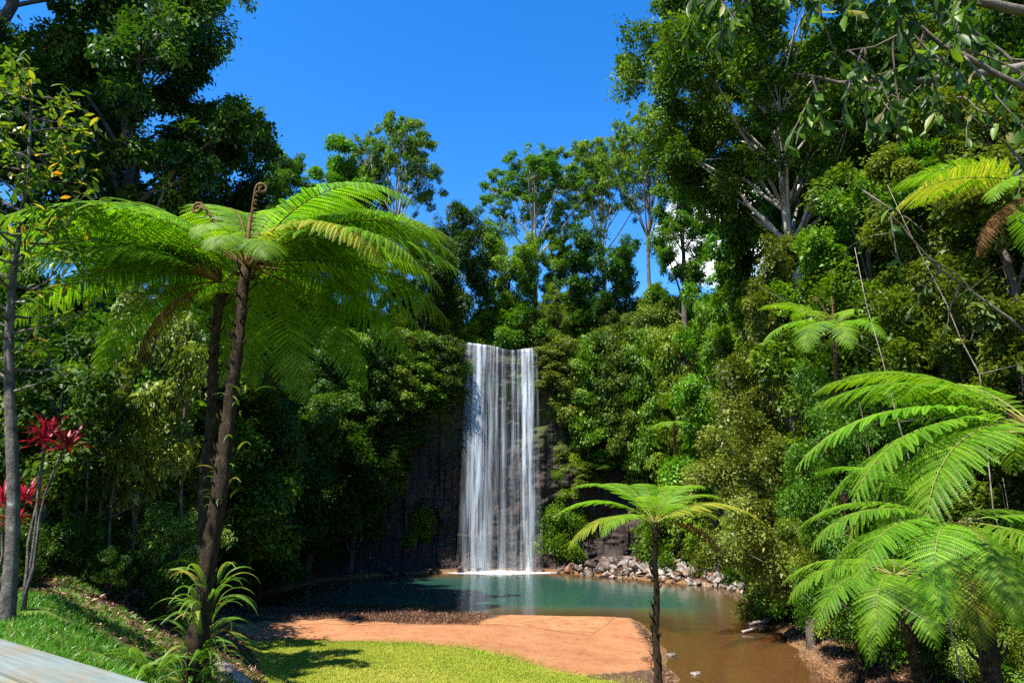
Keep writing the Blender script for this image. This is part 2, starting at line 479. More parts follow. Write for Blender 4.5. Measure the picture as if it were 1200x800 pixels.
# ------------------------------------------------------------------ cliff
def build_cliff():
    r = np.random.default_rng(5)
    X = np.arange(-23, 22.01, .11); v = np.linspace(0, 1, 170)
    # column edges
    ce = [-24.0]
    while ce[-1] < 23: ce.append(ce[-1] + r.uniform(.28, .75))
    ce = np.array(ce)
    lev = 7
    off = r.uniform(-.28, .28, (len(ce), lev)) + r.uniform(-.2, .2, (len(ce), 1))
    ci = np.clip(np.searchsorted(ce, X) - 1, 0, len(ce) - 2)
    fx = (X - ce[ci]) / (ce[ci + 1] - ce[ci])
    rnd = -.10 * np.sin(np.pi * np.clip(fx, 0, 1)) ** .5
    br = np.sort(r.random((len(ce), lev - 1)), 1)
    XX, VV = np.meshgrid(X, v)
    L = (VV[..., None] > br[ci][None]).sum(-1)
    o = off[ci[None, :].repeat(len(v), 0), L] + rnd[None]
    prof = np.interp(v, [0, .06, .18, .45, .60, .68, .80, .92, 1], [-1.1, -.3, .2, .55, .75, .25, -.75, -1.1, -.7])
    z = v * 18.75
    colamp = np.interp(v, [0, .1, .5, .62, .75, 1], [.5, .95, .85, .45, .35, .5])
    ZZ = np.broadcast_to(z[:, None], XX.shape)
    n2 = vnoise(XX, ZZ, 3.4, 4) * .85 + vnoise(XX, ZZ * 1.5, 1.3, 6) * .36 + vnoise(XX, ZZ * 1.6, .4, 8) * .13 + .35 * np.abs(vnoise(XX * .5, ZZ * 1.4, 1.1, 15))
    YY = Yc(XX) + prof[:, None] + o * colamp[:, None] + n2
    lip = np.exp(-((XX + .9) / 3.4) ** 4)
    ZT = ZZ + (VV ** 6) * (vnoise(XX, XX * 0, 2.2, 12) * .5 - .15 * lip)
    nx, ny = len(X), len(v)
    V = np.stack([XX, YY, ZT], -1).reshape(-1, 3)
    # top cap running back to the plateau
    cap = np.stack([X, Yc(X) + 2.6, np.full(nx, 18.3)], -1)
    V = np.concatenate([V, cap])
    q = np.arange(nx * (ny + 1)).reshape(ny + 1, nx)
    F = np.stack([q[:-1, :-1], q[:-1, 1:], q[1:, 1:], q[1:, :-1]], -1).reshape(-1, 4)
    me = bpy.data.meshes.new('rock_cliff')
    me.from_pydata(V.tolist(), [], F.tolist())
    m, t = mat_new('basalt')
    n1 = noise(t, 1.1, 6, .65, stretch=(1.6, 1, .35)); n2 = noise(t, 5, 6, .7, stretch=(1.5, 1, .3)); n3 = noise(t, .5, 5, .6)
    rock = ramp(t, mathn(t, 'ADD', mathn(t, 'MULTIPLY', n1, .5), mathn(t, 'MULTIPLY', n2, .5)), [(.35, (.012, .009, .008)), (.5, (.034, .025, .021)), (.62, (.070, .050, .040)), (.75, (.15, .115, .09))])
    moss = ramp(t, noise(t, 9, 4), [(.35, (.025, .05, .008)), (.6, (.08, .12, .015)), (.75, (.16, .18, .03))])
    tcn = t.nodes.new('ShaderNodeTexCoord'); sx = t.nodes.new('ShaderNodeSeparateXYZ'); t.links.new(tcn.outputs['Object'], sx.inputs[0])
    hgt = maprange(t, sx.outputs['Z'], 9.0, 14.0)
    hgt2 = maprange(t, sx.outputs['Z'], 19.5, 15.0)
    mk = mathn(t, 'MULTIPLY', maprange(t, mathn(t, 'ADD', n3, mathn(t, 'MULTIPLY', noise(t, 3, 5), .35)), .60, .74), mathn(t, 'MULTIPLY', hgt, hgt2), True)
    c = mixc(t, mk, rock, moss)
    finish(t, principled(t, c, maprange(t, n1, .3, .7, .55, .85), .18, bump(t, n2, .8, .12)))
    me.materials.append(m)
    tag(new_obj('rock_cliff', me), kind='structure')
build_cliff()

def cliff_lip(x): return float(Yc(x)) - 1.25

# ------------------------------------------------------------------ waterfall
def build_fall():
    r = np.random.default_rng(11)
    rt = root('waterfall', (-1, cliff_lip(-1), 0), 'white curtain waterfall dropping over the dark basalt cliff into the pool', 'waterfall')
    ox, oy = -1, cliff_lip(-1)
    m, t = mat_new('falling_water')
    u = attr(t, 'across'); vv = attr(t, 'down'); dens = attr(t, 'dens')
    tcn = t.nodes.new('ShaderNodeTexCoord')
    fine = noise(t, 3.2, 4, .55, stretch=(1, 0.2, .03))
    fine2 = noise(t, 11, 3, .6, stretch=(1, .2, .03))
    mixn = mathn(t, 'ADD', mathn(t, 'MULTIPLY', fine, .65), mathn(t, 'MULTIPLY', fine2, .35))
    edge = mathn(t, 'SUBTRACT', 1.0, mathn(t, 'POWER', mathn(t, 'ABSOLUTE', mathn(t, 'SUBTRACT', mathn(t, 'MULTIPLY', u, 2.0), 1.0)), 1.7))
    clump = maprange(t, noise(t, 2.0, 5, .62, stretch=(1.2, .2, .13)), .36, .60, .30, 1.0)
    al = mathn(t, 'MULTIPLY', mathn(t, 'MULTIPLY', mathn(t, 'MULTIPLY', maprange(t, mixn, .38, .62, .05, 1.0), clump), edge), dens, True)
    b = t.nodes.new('ShaderNodeBsdfPrincipled')
    b.inputs['Base Color'].default_value = (.80, .88, .97, 1); b.inputs['Roughness'].default_value = .5
    b.inputs['Specular IOR Level'].default_value = .3
    tl = t.nodes.new('ShaderNodeBsdfTranslucent'); tl.inputs['Color'].default_value = (.82, .87, .92, 1)
    s1 = t.nodes.new('ShaderNodeMixShader'); s1.inputs[0].default_value = .45
    t.links.new(b.outputs[0], s1.inputs[1]); t.links.new(tl.outputs[0], s1.inputs[2])
    tp = t.nodes.new('ShaderNodeBsdfTransparent')
    s2 = t.nodes.new('ShaderNodeMixShader')
    t.links.new(al, s2.inputs[0]); t.links.new(tp.outputs[0], s2.inputs[1]); t.links.new(s1.outputs[0], s2.inputs[2])
    finish(t, s2.outputs[0])
    # strand: (x top, x bottom, width top, width bottom, density top, density bottom)
    strands = [(-3.75, -3.9, .35, 1.0, .7, .10), (-3.3, -3.3, .5, .9, 1.2, .45), (-2.95, -2.85, .6, .9, 1.5, 1.3), (-2.4, -2.5, .5, 1.0, 1.5, .95), (-1.9, -2.15, .4, .9, 1.1, .40),
               (-1.3, -1.3, .25, .6, .8, .20), (-.7, -.75, .35, .8, .95, .30), (.1, .1, .3, .8, .7, .16), (.55, .6, .3, .8, .9, .18),
               (1.0, 1.15, .5, .7, 1.6, 1.3), (1.35, 1.4, .45, .55, 1.8, 1.7), (1.75, 1.8, .3, .9, .9, .20), (2.1, 2.2, .2, .6, .5, .10), (-2.7, -2.75, 1.9, 2.6, .45, .45), (1.2, 1.3, 1.1, 1.9, .5, .5), (-.5, -.5, 3.2, 3.6, .10, .06), (-.9, -1.0, 5.0, 6.8, .05, .14), (-1.6, -1.75, .3, .7, .5, .35), (-3.55, -3.7, .25, .9, 1.1, .3)]
    for (xt, xb, wt, wb, dt_, db) in strands:
        nv, nu = 60, 9
        V = []; A = []; D = []; S = []
        ph = r.random() * 6
        for i in range(nv + 1):
            f = i / nv
            if f < .03: ff = 0; y0 = 1.3 - 1.3 * f / .03
            else: ff = (f - .03) / .97; y0 = -.55 * math.sqrt(ff) - .05
            x = xt + (xb - xt) * ff ** .7 + .07 * math.sin(ff * 4 + ph) * ff; w = (wt + (wb - wt) * ff) * (1 + .08 * math.sin(ff * 3 + ph * 2))
            for j in range(nu):
                u_ = j / (nu - 1)
                X = x + (u_ - .5) * w
                zt_ = 18.72 + float(vnoise(np.array([X]), np.array([X * 0]), 2.2, 12)[0]) * .5 - .15
                z = zt_ * (1 - ff) + (.03 - f if f < .03 else 0)
                Yp = cliff_lip(X) + y0 - .03 * w * math.sin(math.pi * u_) + .10 * math.sin(ph * 3)
                V.append((X - ox, Yp - oy, z)); A.append(u_); S.append(ff)
                D.append((dt_ + (db - dt_) * ff ** .8) * (1.0 if f > .05 else .9))
        q = np.arange((nv + 1) * nu).reshape(nv + 1, nu)
        F = np.stack([q[:-1, :-1], q[:-1, 1:], q[1:, 1:], q[1:, :-1]], -1).reshape(-1, 4)
        me = bpy.data.meshes.new('water_strand'); me.from_pydata(V, [], F.tolist())
        for nm, arr in (('across', A), ('down', S), ('dens', D)):
            a = me.attributes.new(nm, 'FLOAT', 'POINT'); a.data.foreach_set('value', np.array(arr, np.float32))
        me.polygons.foreach_set('use_smooth', np.ones(len(me.polygons), bool))
        me.materials.append(m)
        new_obj('water_strand', me, rt)
    # churned white water where it lands
    m, t = mat_new('foam')
    e = attr(t, 'edge')
    al = mathn(t, 'MULTIPLY', maprange(t, mathn(t, 'ADD', e, mathn(t, 'MULTIPLY', noise(t, 2.5, 5, .6), .55)), .30, 1.05), .95, True)
    d = t.nodes.new('ShaderNodeBsdfDiffuse'); d.inputs['Color'].default_value = (.85, .89, .90, 1)
    tp = t.nodes.new('ShaderNodeBsdfTransparent'); s2 = t.nodes.new('ShaderNodeMixShader')
    t.links.new(al, s2.inputs[0]); t.links.new(tp.outputs[0], s2.inputs[1]); t.links.new(d.outputs[0], s2.inputs[2])
    finish(t, s2.outputs[0])
    V = []; E = []; nr, na = 14, 64
    for i in range(nr):
        for j in range(na):
            th = 2 * math.pi * j / na; q_ = i / (nr - 1)
            hh = .02 + .11 * math.exp(-(q_ * 2.6) ** 2) * (.4 + 1.1 * r.random())
            V.append((.1 + 5.2 * q_ * math.cos(th), -.8 + 1.7 * q_ * math.sin(th), hh if i < nr - 1 else .012)); E.append(1 - q_)
    F = [(i * na + j, i * na + (j + 1) % na, (i + 1) * na + (j + 1) % na, (i + 1) * na + j) for i in range(nr - 1) for j in range(na)]
    F.append(tuple(range(na))[::-1])
    me = bpy.data.meshes.new('foam'); me.from_pydata(V, [], F); me.materials.append(m)
    a = me.attributes.new('edge', 'FLOAT', 'POINT'); a.data.foreach_set('value', np.array(E, np.float32))
    me.polygons.foreach_set('use_smooth', np.ones(len(me.polygons), bool))
    new_obj('foam', me, rt)
build_fall()

# ------------------------------------------------------------------ boulders
def boulder_mesh(seed, mat):
    r = np.random.default_rng(seed)
    import bmesh
    bm = bmesh.new()
    for p in rnd_unit(r, 15) * np.array([.55, .42, .36]) * r.uniform(.85, 1.1, (15, 1)): bm.verts.new(p)
    res = bmesh.ops.convex_hull(bm, input=bm.verts)
    for v in [v for v in bm.verts if not v.link_faces]: bm.verts.remove(v)
    bmesh.ops.bevel(bm, geom=bm.edges[:], offset=.035, segments=1, affect='EDGES')
    me = bpy.data.meshes.new('boulder'); bm.to_mesh(me); bm.free()
    me.materials.append(mat)
    return me
def rock_mat(name, a, b, c):
    m, t = mat_new(name)
    oi = t.nodes.new('ShaderNodeObjectInfo')
    n = noise(t, 5, 6, .65)
    col = ramp(t, n, [(.35, a), (.5, b), (.68, c)])
    h = t.nodes.new('ShaderNodeHueSaturation'); t.links.new(col, h.inputs['Color'])
    t.links.new(maprange(t, oi.outputs['Random'], 0, 1, .55, 1.35), h.inputs['Value'])
    finish(t, principled(t, h.outputs[0], .8, .25, bump(t, noise(t, 14, 5, .7), .6, .05)))
    return m
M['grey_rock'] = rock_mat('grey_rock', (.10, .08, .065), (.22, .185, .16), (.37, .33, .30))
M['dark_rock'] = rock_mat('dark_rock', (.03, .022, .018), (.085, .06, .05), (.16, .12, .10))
M['rust_rock'] = rock_mat('rust_rock', (.12, .06, .035), (.24, .13, .08), (.36, .22, .15))
BM = {k: [boulder_mesh(s + 40 * i, M[k]) for s in range(5)] for i, k in enumerate(('grey_rock', 'dark_rock', 'rust_rock'))}
def put_rock(x, y, z, s, k, r, label, group):
    o = new_obj('boulder', BM[k][int(r.integers(5))], None, (x, y, z), tuple(r.uniform(-.5, .5, 2)) + (r.uniform(0, 6.3),), tuple(s * r.uniform(.8, 1.25, 3)))
    tag(o, label, 'boulder', group)
r = np.random.default_rng(21)
A = np.array([(3.2, 56.7), (8.3, 52.2), (14.2, 46.4), (14.0, 43.5)]); seg = np.array([0, .46, .93, 1.0])
k = 0
while k < 290:
    f = r.random() ** .8; w = r.random()
    x = np.interp(f, seg, A[:, 0]); y = np.interp(f, seg, A[:, 1])
    nrm = np.array([.70, .72]); width = np.interp(f, [0, .3, .7, 1], [1.6, 3.4, 3.2, .8])
    x += nrm[0] * (w * width - .3); y += nrm[1] * (w * width - .3)
    s = r.uniform(.18, .62) * (1.0 if r.random() < .86 else 2.0)
    z = -.05 + w * width * .38 + .08 * r.random()
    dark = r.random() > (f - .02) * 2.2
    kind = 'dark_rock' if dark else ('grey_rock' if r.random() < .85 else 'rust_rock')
    put_rock(x, y, z, s, kind, r, {'dark_rock': 'dark brown boulder in the rock pile at the foot of the cliff beside the falls',
        'grey_rock': 'pale grey boulder in the sunlit rock pile on the far shore of the pool',
        'rust_rock': 'rusty brown boulder among the grey rocks on the far shore of the pool'}[kind],
        {'dark_rock': 'dark boulders beside the falls', 'grey_rock': 'grey boulders on the far shore', 'rust_rock': 'rusty boulders on the far shore'}[kind])
    k += 1
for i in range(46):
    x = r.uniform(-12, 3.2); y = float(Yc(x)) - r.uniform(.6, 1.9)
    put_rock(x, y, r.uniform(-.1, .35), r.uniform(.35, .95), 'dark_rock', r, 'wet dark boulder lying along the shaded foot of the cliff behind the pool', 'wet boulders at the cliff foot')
for (px, py, s, lab) in ((787, 768, .42, 'flat grey stone breaking the brown shallows close behind the small tree fern'), (816, 790, .38, 'flat pale stone in the brown shallows in front of the small tree fern')):
    x, y = G(px, py, 0)
    o = new_obj('stone', BM['grey_rock'][2], None, (x, y, .02), (0, 0, .4), (s * 1.3, s, s * .5)); tag(o, lab, 'stone')

# ------------------------------------------------------------------ trees
def curve_pts(a, b, n, wob, r, sag=0):
    a = np.array(a, float); b = np.array(b, float)
    f = np.linspace(0, 1, n)[:, None]
    p = a + (b - a) * f
    L = np.linalg.norm(b - a)
    w = r.normal(size=(n, 3)) * wob * L
    w[0] = 0; w[-1] *= .3
    p = p + np.cumsum(w, 0) * .35 * np.sin(np.pi * f * .9 + .1)
    p[:, 2] += sag * L * np.sin(np.pi * f[:, 0])
    return p

def tree_proto(seed, H, cb, rx, nlimb, nsub, subr, nleaf, L, asp=.5, r0=.25, flat=.7, lean=(0, 0), topy=1.0, crad=(.55, .95), spread=1.0, bare=0.0, droop=.3, hollow=.45, shape='round', up=.7):
    """returns trunk MB and (leaf V, tint). cb: crown base height, rx: crown radius"""
    r = np.random.default_rng(seed)
    tr = MB()
    top = np.array([lean[0], lean[1], H * .86 * topy])
    sp_ = curve_pts((0, 0, -.4), top, 12, .035, r)
    rad = [r0 * (1.25 if i == 0 else 1) * (1 - .78 * i / 11) for i in range(12)]
    tr.tube(sp_, rad, 8)
    C = []; Rd = []
    ch = H - cb
    for i in range(nlimb):
        az = 2.39996 * i + r.uniform(-.4, .4)
        f = (i + .5) / nlimb
        if shape == 'round': zz = cb + ch * (.10 + .82 * f); rr = rx * math.sqrt(max(.06, 1 - (2 * (.12 + .80 * f) - 1) ** 2)) * r.uniform(.6, 1.0)
        elif shape == 'umbrella': zz = cb + ch * (.45 + .5 * f * r.uniform(.7, 1)); rr = rx * (1.02 - .7 * f) * r.uniform(.7, 1.05)
        elif shape == 'column': zz = cb + ch * (.04 + .92 * f); rr = rx * (1 - .55 * f) * r.uniform(.5, 1.0)
        else: zz = cb + ch * (.05 + .85 * f); rr = rx * math.sqrt(max(.05, 1 - (.92 * f) ** 2)) * r.uniform(.55, 1)
        sidx = min(11, max(2, int(11 * min(1, (zz - ch * .22 * spread) / top[2]))))
        st = sp_[sidx]
        e = np.array([st[0] + math.cos(az) * rr, st[1] + math.sin(az) * rr, zz])
        lp = curve_pts(st, e, 7, .05, r, .05)
        lr = rad[sidx] * .5
        tr.tube(lp, [max(.012, lr * (1 - .75 * j / 6)) for j in range(7)], 6, cap=False)
        for s in range(nsub):
            d = rnd_unit(r, 1)[0] * np.array([1, 1, .65])
            q_ = e + d * subr * r.uniform(.35, 1.0)
            if r.random() < .25: q_ = lp[4] + d * subr * .7
            tr.tube(curve_pts(lp[5], q_, 4, .08, r), [max(.01, lr * .3), lr * .2, lr * .13, .006], 5, cap=False)
            C.append(q_); Rd.append(r.uniform(*crad))
    C = np.array(C); Rd = np.array(Rd)
    V, tint = clump_leaves(r, C, Rd, nleaf, L, asp, flat, up, droop, hollow)
    return tr, V, tint

KIND = {}
def make_kind(key, name, cat, leaf, bark, crown_name='crown', trunk_name='trunk', **kw):
    tr, V, tint = tree_proto(**kw)
    KIND[key] = dict(name=name, cat=cat, H=kw['H'], rx=kw['rx'], crown=quad_mesh('crown_' + key, V, tint, M[leaf]), trunk=tr.mesh('trunk_' + key, M[bark]),
                     cn=crown_name, tn=trunk_name)

make_kind('canopy', 'canopy_tree', 'tree', 'dark_leaf', 'bark', seed=1, H=20, cb=7.5, rx=4.6, nlimb=15, nsub=9, subr=1.8, nleaf=60000, L=.20, r0=.42, crad=(.35, .8), hollow=.2)
make_kind('tall', 'rainforest_tree', 'tree', 'mid_leaf', 'bark', seed=2, H=18, cb=5, rx=3.6, nlimb=15, nsub=7, subr=1.2, nleaf=50000, L=.20, r0=.30, shape='column', crad=(.4, .8), hollow=.25)
make_kind('gum', 'gum_tree', 'tree', 'gum_leaf', 'pale_bark', seed=3, H=24, cb=10, rx=5.4, nlimb=19, nsub=13, subr=1.8, nleaf=34000, L=.22, asp=.4, r0=.30, shape='umbrella', crad=(.22, .5), flat=.6, spread=1.7, hollow=.05)
make_kind('mid', 'rainforest_tree', 'tree', 'mid_leaf', 'bark', seed=4, H=10, cb=2.2, rx=3.0, nlimb=15, nsub=8, subr=1.15, nleaf=46000, L=.17, r0=.18, crad=(.3, .7), hollow=.25)
make_kind('under', 'understorey_tree', 'tree', 'mid_leaf', 'grey_bark', seed=5, H=7.5, cb=2.2, rx=2.0, nlimb=12, nsub=5, subr=.75, nleaf=11000, L=.23, asp=.42, r0=.09, crad=(.32, .6), droop=.5)
make_kind('shrub', 'shrub', 'shrub', 'mid_leaf', 'bark', 'foliage', 'stem', seed=6, H=3.6, cb=.2, rx=2.0, nlimb=12, nsub=6, subr=.8, nleaf=26000, L=.13, r0=.06, shape='dome', crad=(.35, .62))
make_kind('bigshrub', 'shrub', 'shrub', 'bright_leaf', 'bark', 'foliage', 'stem', seed=7, H=4.2, cb=.2, rx=1.9, nlimb=14, nsub=6, subr=.75, nleaf=24000, L=.17, asp=.45, r0=.06, shape='column', crad=(.35, .6), droop=.5)
make_kind('pale', 'shrub', 'shrub', 'pale_leaf', 'grey_bark', 'foliage', 'stem', seed=8, H=5.5, cb=.8, rx=2.2, nlimb=16, nsub=7, subr=.8, nleaf=38000, L=.105, asp=.5, r0=.07, shape='round', crad=(.3, .55))
make_kind('vine', 'hanging_creeper', 'creeper', 'dark_leaf', 'bark', 'foliage', 'stem', seed=9, H=7, cb=0, rx=.9, nlimb=16, nsub=6, subr=.55, nleaf=22000, L=.15, r0=.03, shape='column', crad=(.25, .5), droop=.9, up=.35)

make_kind('bankbush', 'shrub', 'shrub', 'pale_leaf', 'grey_bark', 'foliage', 'stem', seed=18, H=11.5, cb=.8, rx=4.2, nlimb=26, nsub=11, subr=1.25, nleaf=120000, L=.125, asp=.5, r0=.10, shape='round', crad=(.35, .75), hollow=.2)

def plant(key, x, y, H=None, w=None, rotz=None, leaf=None, bark=None, label='', group=None, z=None, name=None, tilt=(0, 0)):
    K = KIND[key]
    H = H or K['H']; s = H / K['H']; sw = (w / (2 * K['rx'])) if w else s
    z = tz(x, y) - .05 if z is None else z
    o = root(name or K['name'], (x, y, z), label, K['cat'], group, rotz if rotz is not None else (x * 12.9 + y * 7.7) % 6.28, (sw, sw, s))
    o.rotation_euler = (tilt[0], tilt[1], o.rotation_euler[2])
    for nm, me, mt in ((K['tn'], K['trunk'], bark), (K['cn'], K['crown'], leaf)):
        c = new_obj(nm, me, o)
        if mt:
            c.material_slots[0].link = 'OBJECT'; c.material_slots[0].material = M[mt]
    return o

def plant_px(key, px, py_top, Y, wpx=None, **kw):
    p = P(px, py_top, Y)
    K = KIND[key]
    z = tz(p.x, Y) - .05
    H = p.z - z
    t = Y / (cp - (400 - py_top) / FPX * sp)
    w = wpx / FPX * t if wpx else None
    return plant(key, p.x, Y, H, w, z=z, **kw)

# --- canopy trees up the left side
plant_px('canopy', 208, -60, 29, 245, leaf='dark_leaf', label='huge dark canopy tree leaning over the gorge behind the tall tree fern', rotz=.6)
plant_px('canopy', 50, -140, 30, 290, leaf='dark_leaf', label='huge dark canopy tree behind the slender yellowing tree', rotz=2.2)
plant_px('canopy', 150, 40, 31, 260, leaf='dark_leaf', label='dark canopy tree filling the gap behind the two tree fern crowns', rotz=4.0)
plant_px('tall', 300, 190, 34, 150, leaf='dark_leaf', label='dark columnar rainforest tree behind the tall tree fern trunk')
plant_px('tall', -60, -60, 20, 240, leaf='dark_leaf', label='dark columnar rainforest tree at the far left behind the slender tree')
# --- trees on the rim, left of the falls
plant_px('tall', 345, 172, 54, 90, leaf='mid_leaf', label='mid green rim tree just above the tall tree fern crown')
plant_px('tall', 395, 170, 58, 95, leaf='mid_leaf', label='mid green rim tree between the tree fern and the tall open gum tree')
plant_px('gum', 470, 132, 63, 130, bark='pale_bark', label='tall open crowned gum tree on the rim left of the falls')
plant_px('tall', 440, 175, 62, 90, leaf='gum_leaf', label='narrow tree on the rim crowding the tall open gum tree')
plant_px('mid', 535, 238, 61, 75, leaf='dark_leaf', label='dark rounded tree on the rim beside the tall open gum tree')
plant_px('mid', 500, 270, 60, 80, leaf='dark_leaf', label='low dark tree on the rim under the tall open gum tree')
# --- trees above and right of the falls
plant_px('gum', 622, 165, 66, 150, bark='pale_bark', leaf='gum_leaf', label='forked pale trunked gum tree standing directly above the falls', rotz=1.0)
plant_px('gum', 705, 158, 68, 130, bark='pale_bark', leaf='gum_leaf', label='leaning pale trunked gum tree on the rim right of the forked gum', rotz=3.9)
plant_px('gum', 752, 118, 60, 110, bark='grey_bark', leaf='gum_leaf', label='tall grey gum tree on the rim beside the big tree over the water', rotz=5.0)
plant_px('mid', 592, 262, 64, 80, leaf='bright_leaf', label='mid green tree on the rim under the forked gum tree')
plant_px('tall', 660, 262, 64, 55, leaf='gum_leaf', label='slim tree on the rim between the two pale gum trees')
plant_px('tall', 790, 190, 57, 90, leaf='gum_leaf', label='green tree on the rim above the right wall of the gorge')
plant_px('mid', 700, 265, 62, 90, leaf='dark_leaf', label='dark tree on the rim at the foot of the leaning gum tree')
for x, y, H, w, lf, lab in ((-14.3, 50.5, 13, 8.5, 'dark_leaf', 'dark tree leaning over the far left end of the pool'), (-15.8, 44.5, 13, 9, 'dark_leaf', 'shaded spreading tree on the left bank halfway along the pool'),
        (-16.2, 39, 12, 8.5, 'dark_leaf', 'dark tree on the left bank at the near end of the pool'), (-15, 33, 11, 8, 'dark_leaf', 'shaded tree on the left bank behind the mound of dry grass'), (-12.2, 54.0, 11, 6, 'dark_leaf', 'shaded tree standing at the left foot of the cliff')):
    plant('mid', x, y, H, w, leaf=lf, label=lab)  # dark leaf colour also paints in the deep shade along this bank
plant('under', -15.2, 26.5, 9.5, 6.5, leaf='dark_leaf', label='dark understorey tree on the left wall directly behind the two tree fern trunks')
# --- big trees on the right
def big_right():
    tr, V, tint = tree_proto(seed=31, H=30, cb=17, rx=8.2, nlimb=34, nsub=12, subr=2.2, nleaf=200000, L=.20, r0=.42, crad=(.4, .95), hollow=.25, lean=(-2.2, .5), spread=1.5)
    KIND['bigright'] = dict(name='canopy_tree', cat='tree', H=30, rx=8.2, crown=quad_mesh('crown_big', V, tint, M['mid_leaf']), trunk=tr.mesh('trunk_big', M['pale_bark']), cn='crown', tn='trunk')
    plant('bigright', 16.4, 31, 30.5, 16.0, rotz=0, leaf='mid_leaf', bark='pale_bark', label='huge spreading pale trunked tree leaning out over the stream bank')
big_right()
RT = [('tall', 17.2, 26.5, 20, 'olive_leaf', 'tall olive forest tree close behind the huge pale trunked tree'),
      ('tall', 21.5, 33, 21, 'mid_leaf', 'tall mid green forest tree right of the huge pale trunked tree'),
      ('mid', 13.2, 24.5, 12.5, 'mid_leaf', 'mid green tree in front of the huge pale trunk'),
      ('mid', 14.0, 20.2, 9.5, 'olive_leaf', 'olive tree on the bank between the pale trunk and the yellowing fern'),
      ('tall', 13.2, 16.3, 14, 'olive_leaf', 'tall olive tree above the brown fern frond'),
      ('canopy', 15.2, 13.5, 17, 'dark_leaf', 'dark canopy tree at the right edge behind the overhanging twigs'),
      ('mid', 18, 40, 14, 'bright_leaf', 'tall bright green tree on the right wall below the small cloud'),
      ('mid', 16.8, 36, 11, 'mid_leaf', 'rounded tree on the right wall left of the huge pale trunk'),
      ('tall', 20, 38, 17, 'mid_leaf', 'mid green forest tree high on the right wall near the gorge head'),
      ('mid', 17.5, 45, 10, 'bright_leaf', 'bright green tree on the right wall under the small white cloud'),
      ('canopy', 21, 27, 18, 'olive_leaf', 'olive canopy tree on the slope behind the huge pale trunked tree'),
      ('canopy', 19, 18, 17, 'olive_leaf', 'olive canopy tree on the near slope above the yellowing fern'),
      ('tall', 16.2, 21.5, 12, 'dark_leaf', 'dark tree on the near slope behind the stream bank fern'),
      ('tall', 15.2, 15.5, 11, 'dark_leaf', 'dark tree on the near slope behind the large bank ferns'),
      ('mid', 15.5, 33, 9, 'olive_leaf', 'olive tree on the right wall close above the stream bank bush'),
      ('mid', 18.5, 50, 9, 'mid_leaf', 'mid green tree where the right wall meets the cliff'),
      ('mid', 13.8, 18, 7.5, 'olive_leaf', 'olive tree on the near bank behind the fern beside the stream'),
      ('mid', 12.6, 12.5, 7, 'dark_leaf', 'dark tree on the near bank close behind the large ferns'),
      ('tall', 24, 42, 15, 'mid_leaf', 'tall forest tree on the skyline of the right wall')]
for key, px, py, Y, w, lf, lab in (('tall', 872, 262, 43, 120, 'bright_leaf', 'rounded bright green tree on the right wall just below the small cloud'), ('tall', 815, 318, 49, 110, 'mid_leaf', 'mid green tree on the right wall below the gap of sky'),
        ('tall', 905, 60, 39, 170, 'mid_leaf', 'tall forest tree seen through the limbs of the huge pale trunked tree'), ('canopy', 985, 40, 38, 240, 'mid_leaf', 'tall forest tree on the right wall behind the huge pale trunked tree'), ('canopy', 1090, 10, 33, 280, 'olive_leaf', 'tall olive forest tree above the middle fern of the right slope'),
        ('canopy', 1190, 20, 28, 300, 'mid_leaf', 'tall forest tree behind the twigs of the overhanging tree'), ('tall', 940, 215, 36, 130, 'olive_leaf', 'olive tree filling the slope left of the huge pale trunk')):
    plant_px(key, px, py, Y, w, leaf=lf, label=lab)
for key, px, py, Y, w, lf, lab in (('tall', 905, 262, 27, 130, 'olive_leaf', 'olive tree in front of the huge pale trunk, above the middle fern'), ('canopy', 1010, 205, 26, 200, 'mid_leaf', 'dense mid green tree right of the huge pale trunk'),
        ('tall', 1095, 150, 22, 170, 'olive_leaf', 'tall olive tree directly above the yellowing fern frond'), ('canopy', 1180, 60, 20, 280, 'mid_leaf', 'tall dense tree behind the yellowing fern at the right edge')):
    plant_px(key, px, py, Y, w, leaf=lf, label=lab)
for key, x, y, H, lf, lab in RT: plant(key, x, y, H, leaf=lf, label=lab)

# --- bushes covering both walls and the rim
def shrubs(spots, r, label, group, keys, leaves, hs):
    for (x, y) in spots:
        key = keys[int(r.integers(len(keys)))]; lf = leaves[int(r.integers(len(leaves)))]
        plant(key, x, y, r.uniform(*hs), leaf=lf, label=label, group=group)
for x, y, H, lf, lab in ((11.3, 53.9, 5.0, 'mid_leaf', 'green bush at the back of the rock pile nearest the bare cliff'), (13.8, 52.3, 6.4, 'bright_leaf', 'bright green bush at the back of the rock pile under the little tree fern'), (16.4, 49.8, 6.2, 'olive_leaf', 'olive bush behind the palest part of the rock pile'), (16.6, 45.2, 5.5, 'mid_leaf', 'green bush at the near end of the rock pile')):
    plant('bigshrub' if lf != 'olive_leaf' else 'shrub', x, y, H, leaf=lf, label=lab)
r = np.random.default_rng(77)
lo = []; hi = []
for y in np.arange(31, 57, 2.7):
    for d in (1.0, 3.1, 5.4):
        lo.append((float(xright(y)) + d + r.uniform(-.5, .5) - (1.0 if d < 2 else 0), y + r.uniform(-.9, .9)))
    for d in (8, 11, 14): hi.append((float(xright(y)) + d + r.uniform(-.8, .8), y + r.uniform(-1, 1)))
lo = [p for p in lo if not (p[1] > 43 and p[0] < xright(p[1]) + 1.8)]
shrubs(lo, r, 'leafy green bush on the lower right wall above the boulders', 'bushes on the lower right wall', ('shrub', 'bigshrub', 'pale', 'shrub'), ('mid_leaf', 'bright_leaf', 'olive_leaf', 'pale_leaf', 'mid_leaf'), (3.4, 5.2))
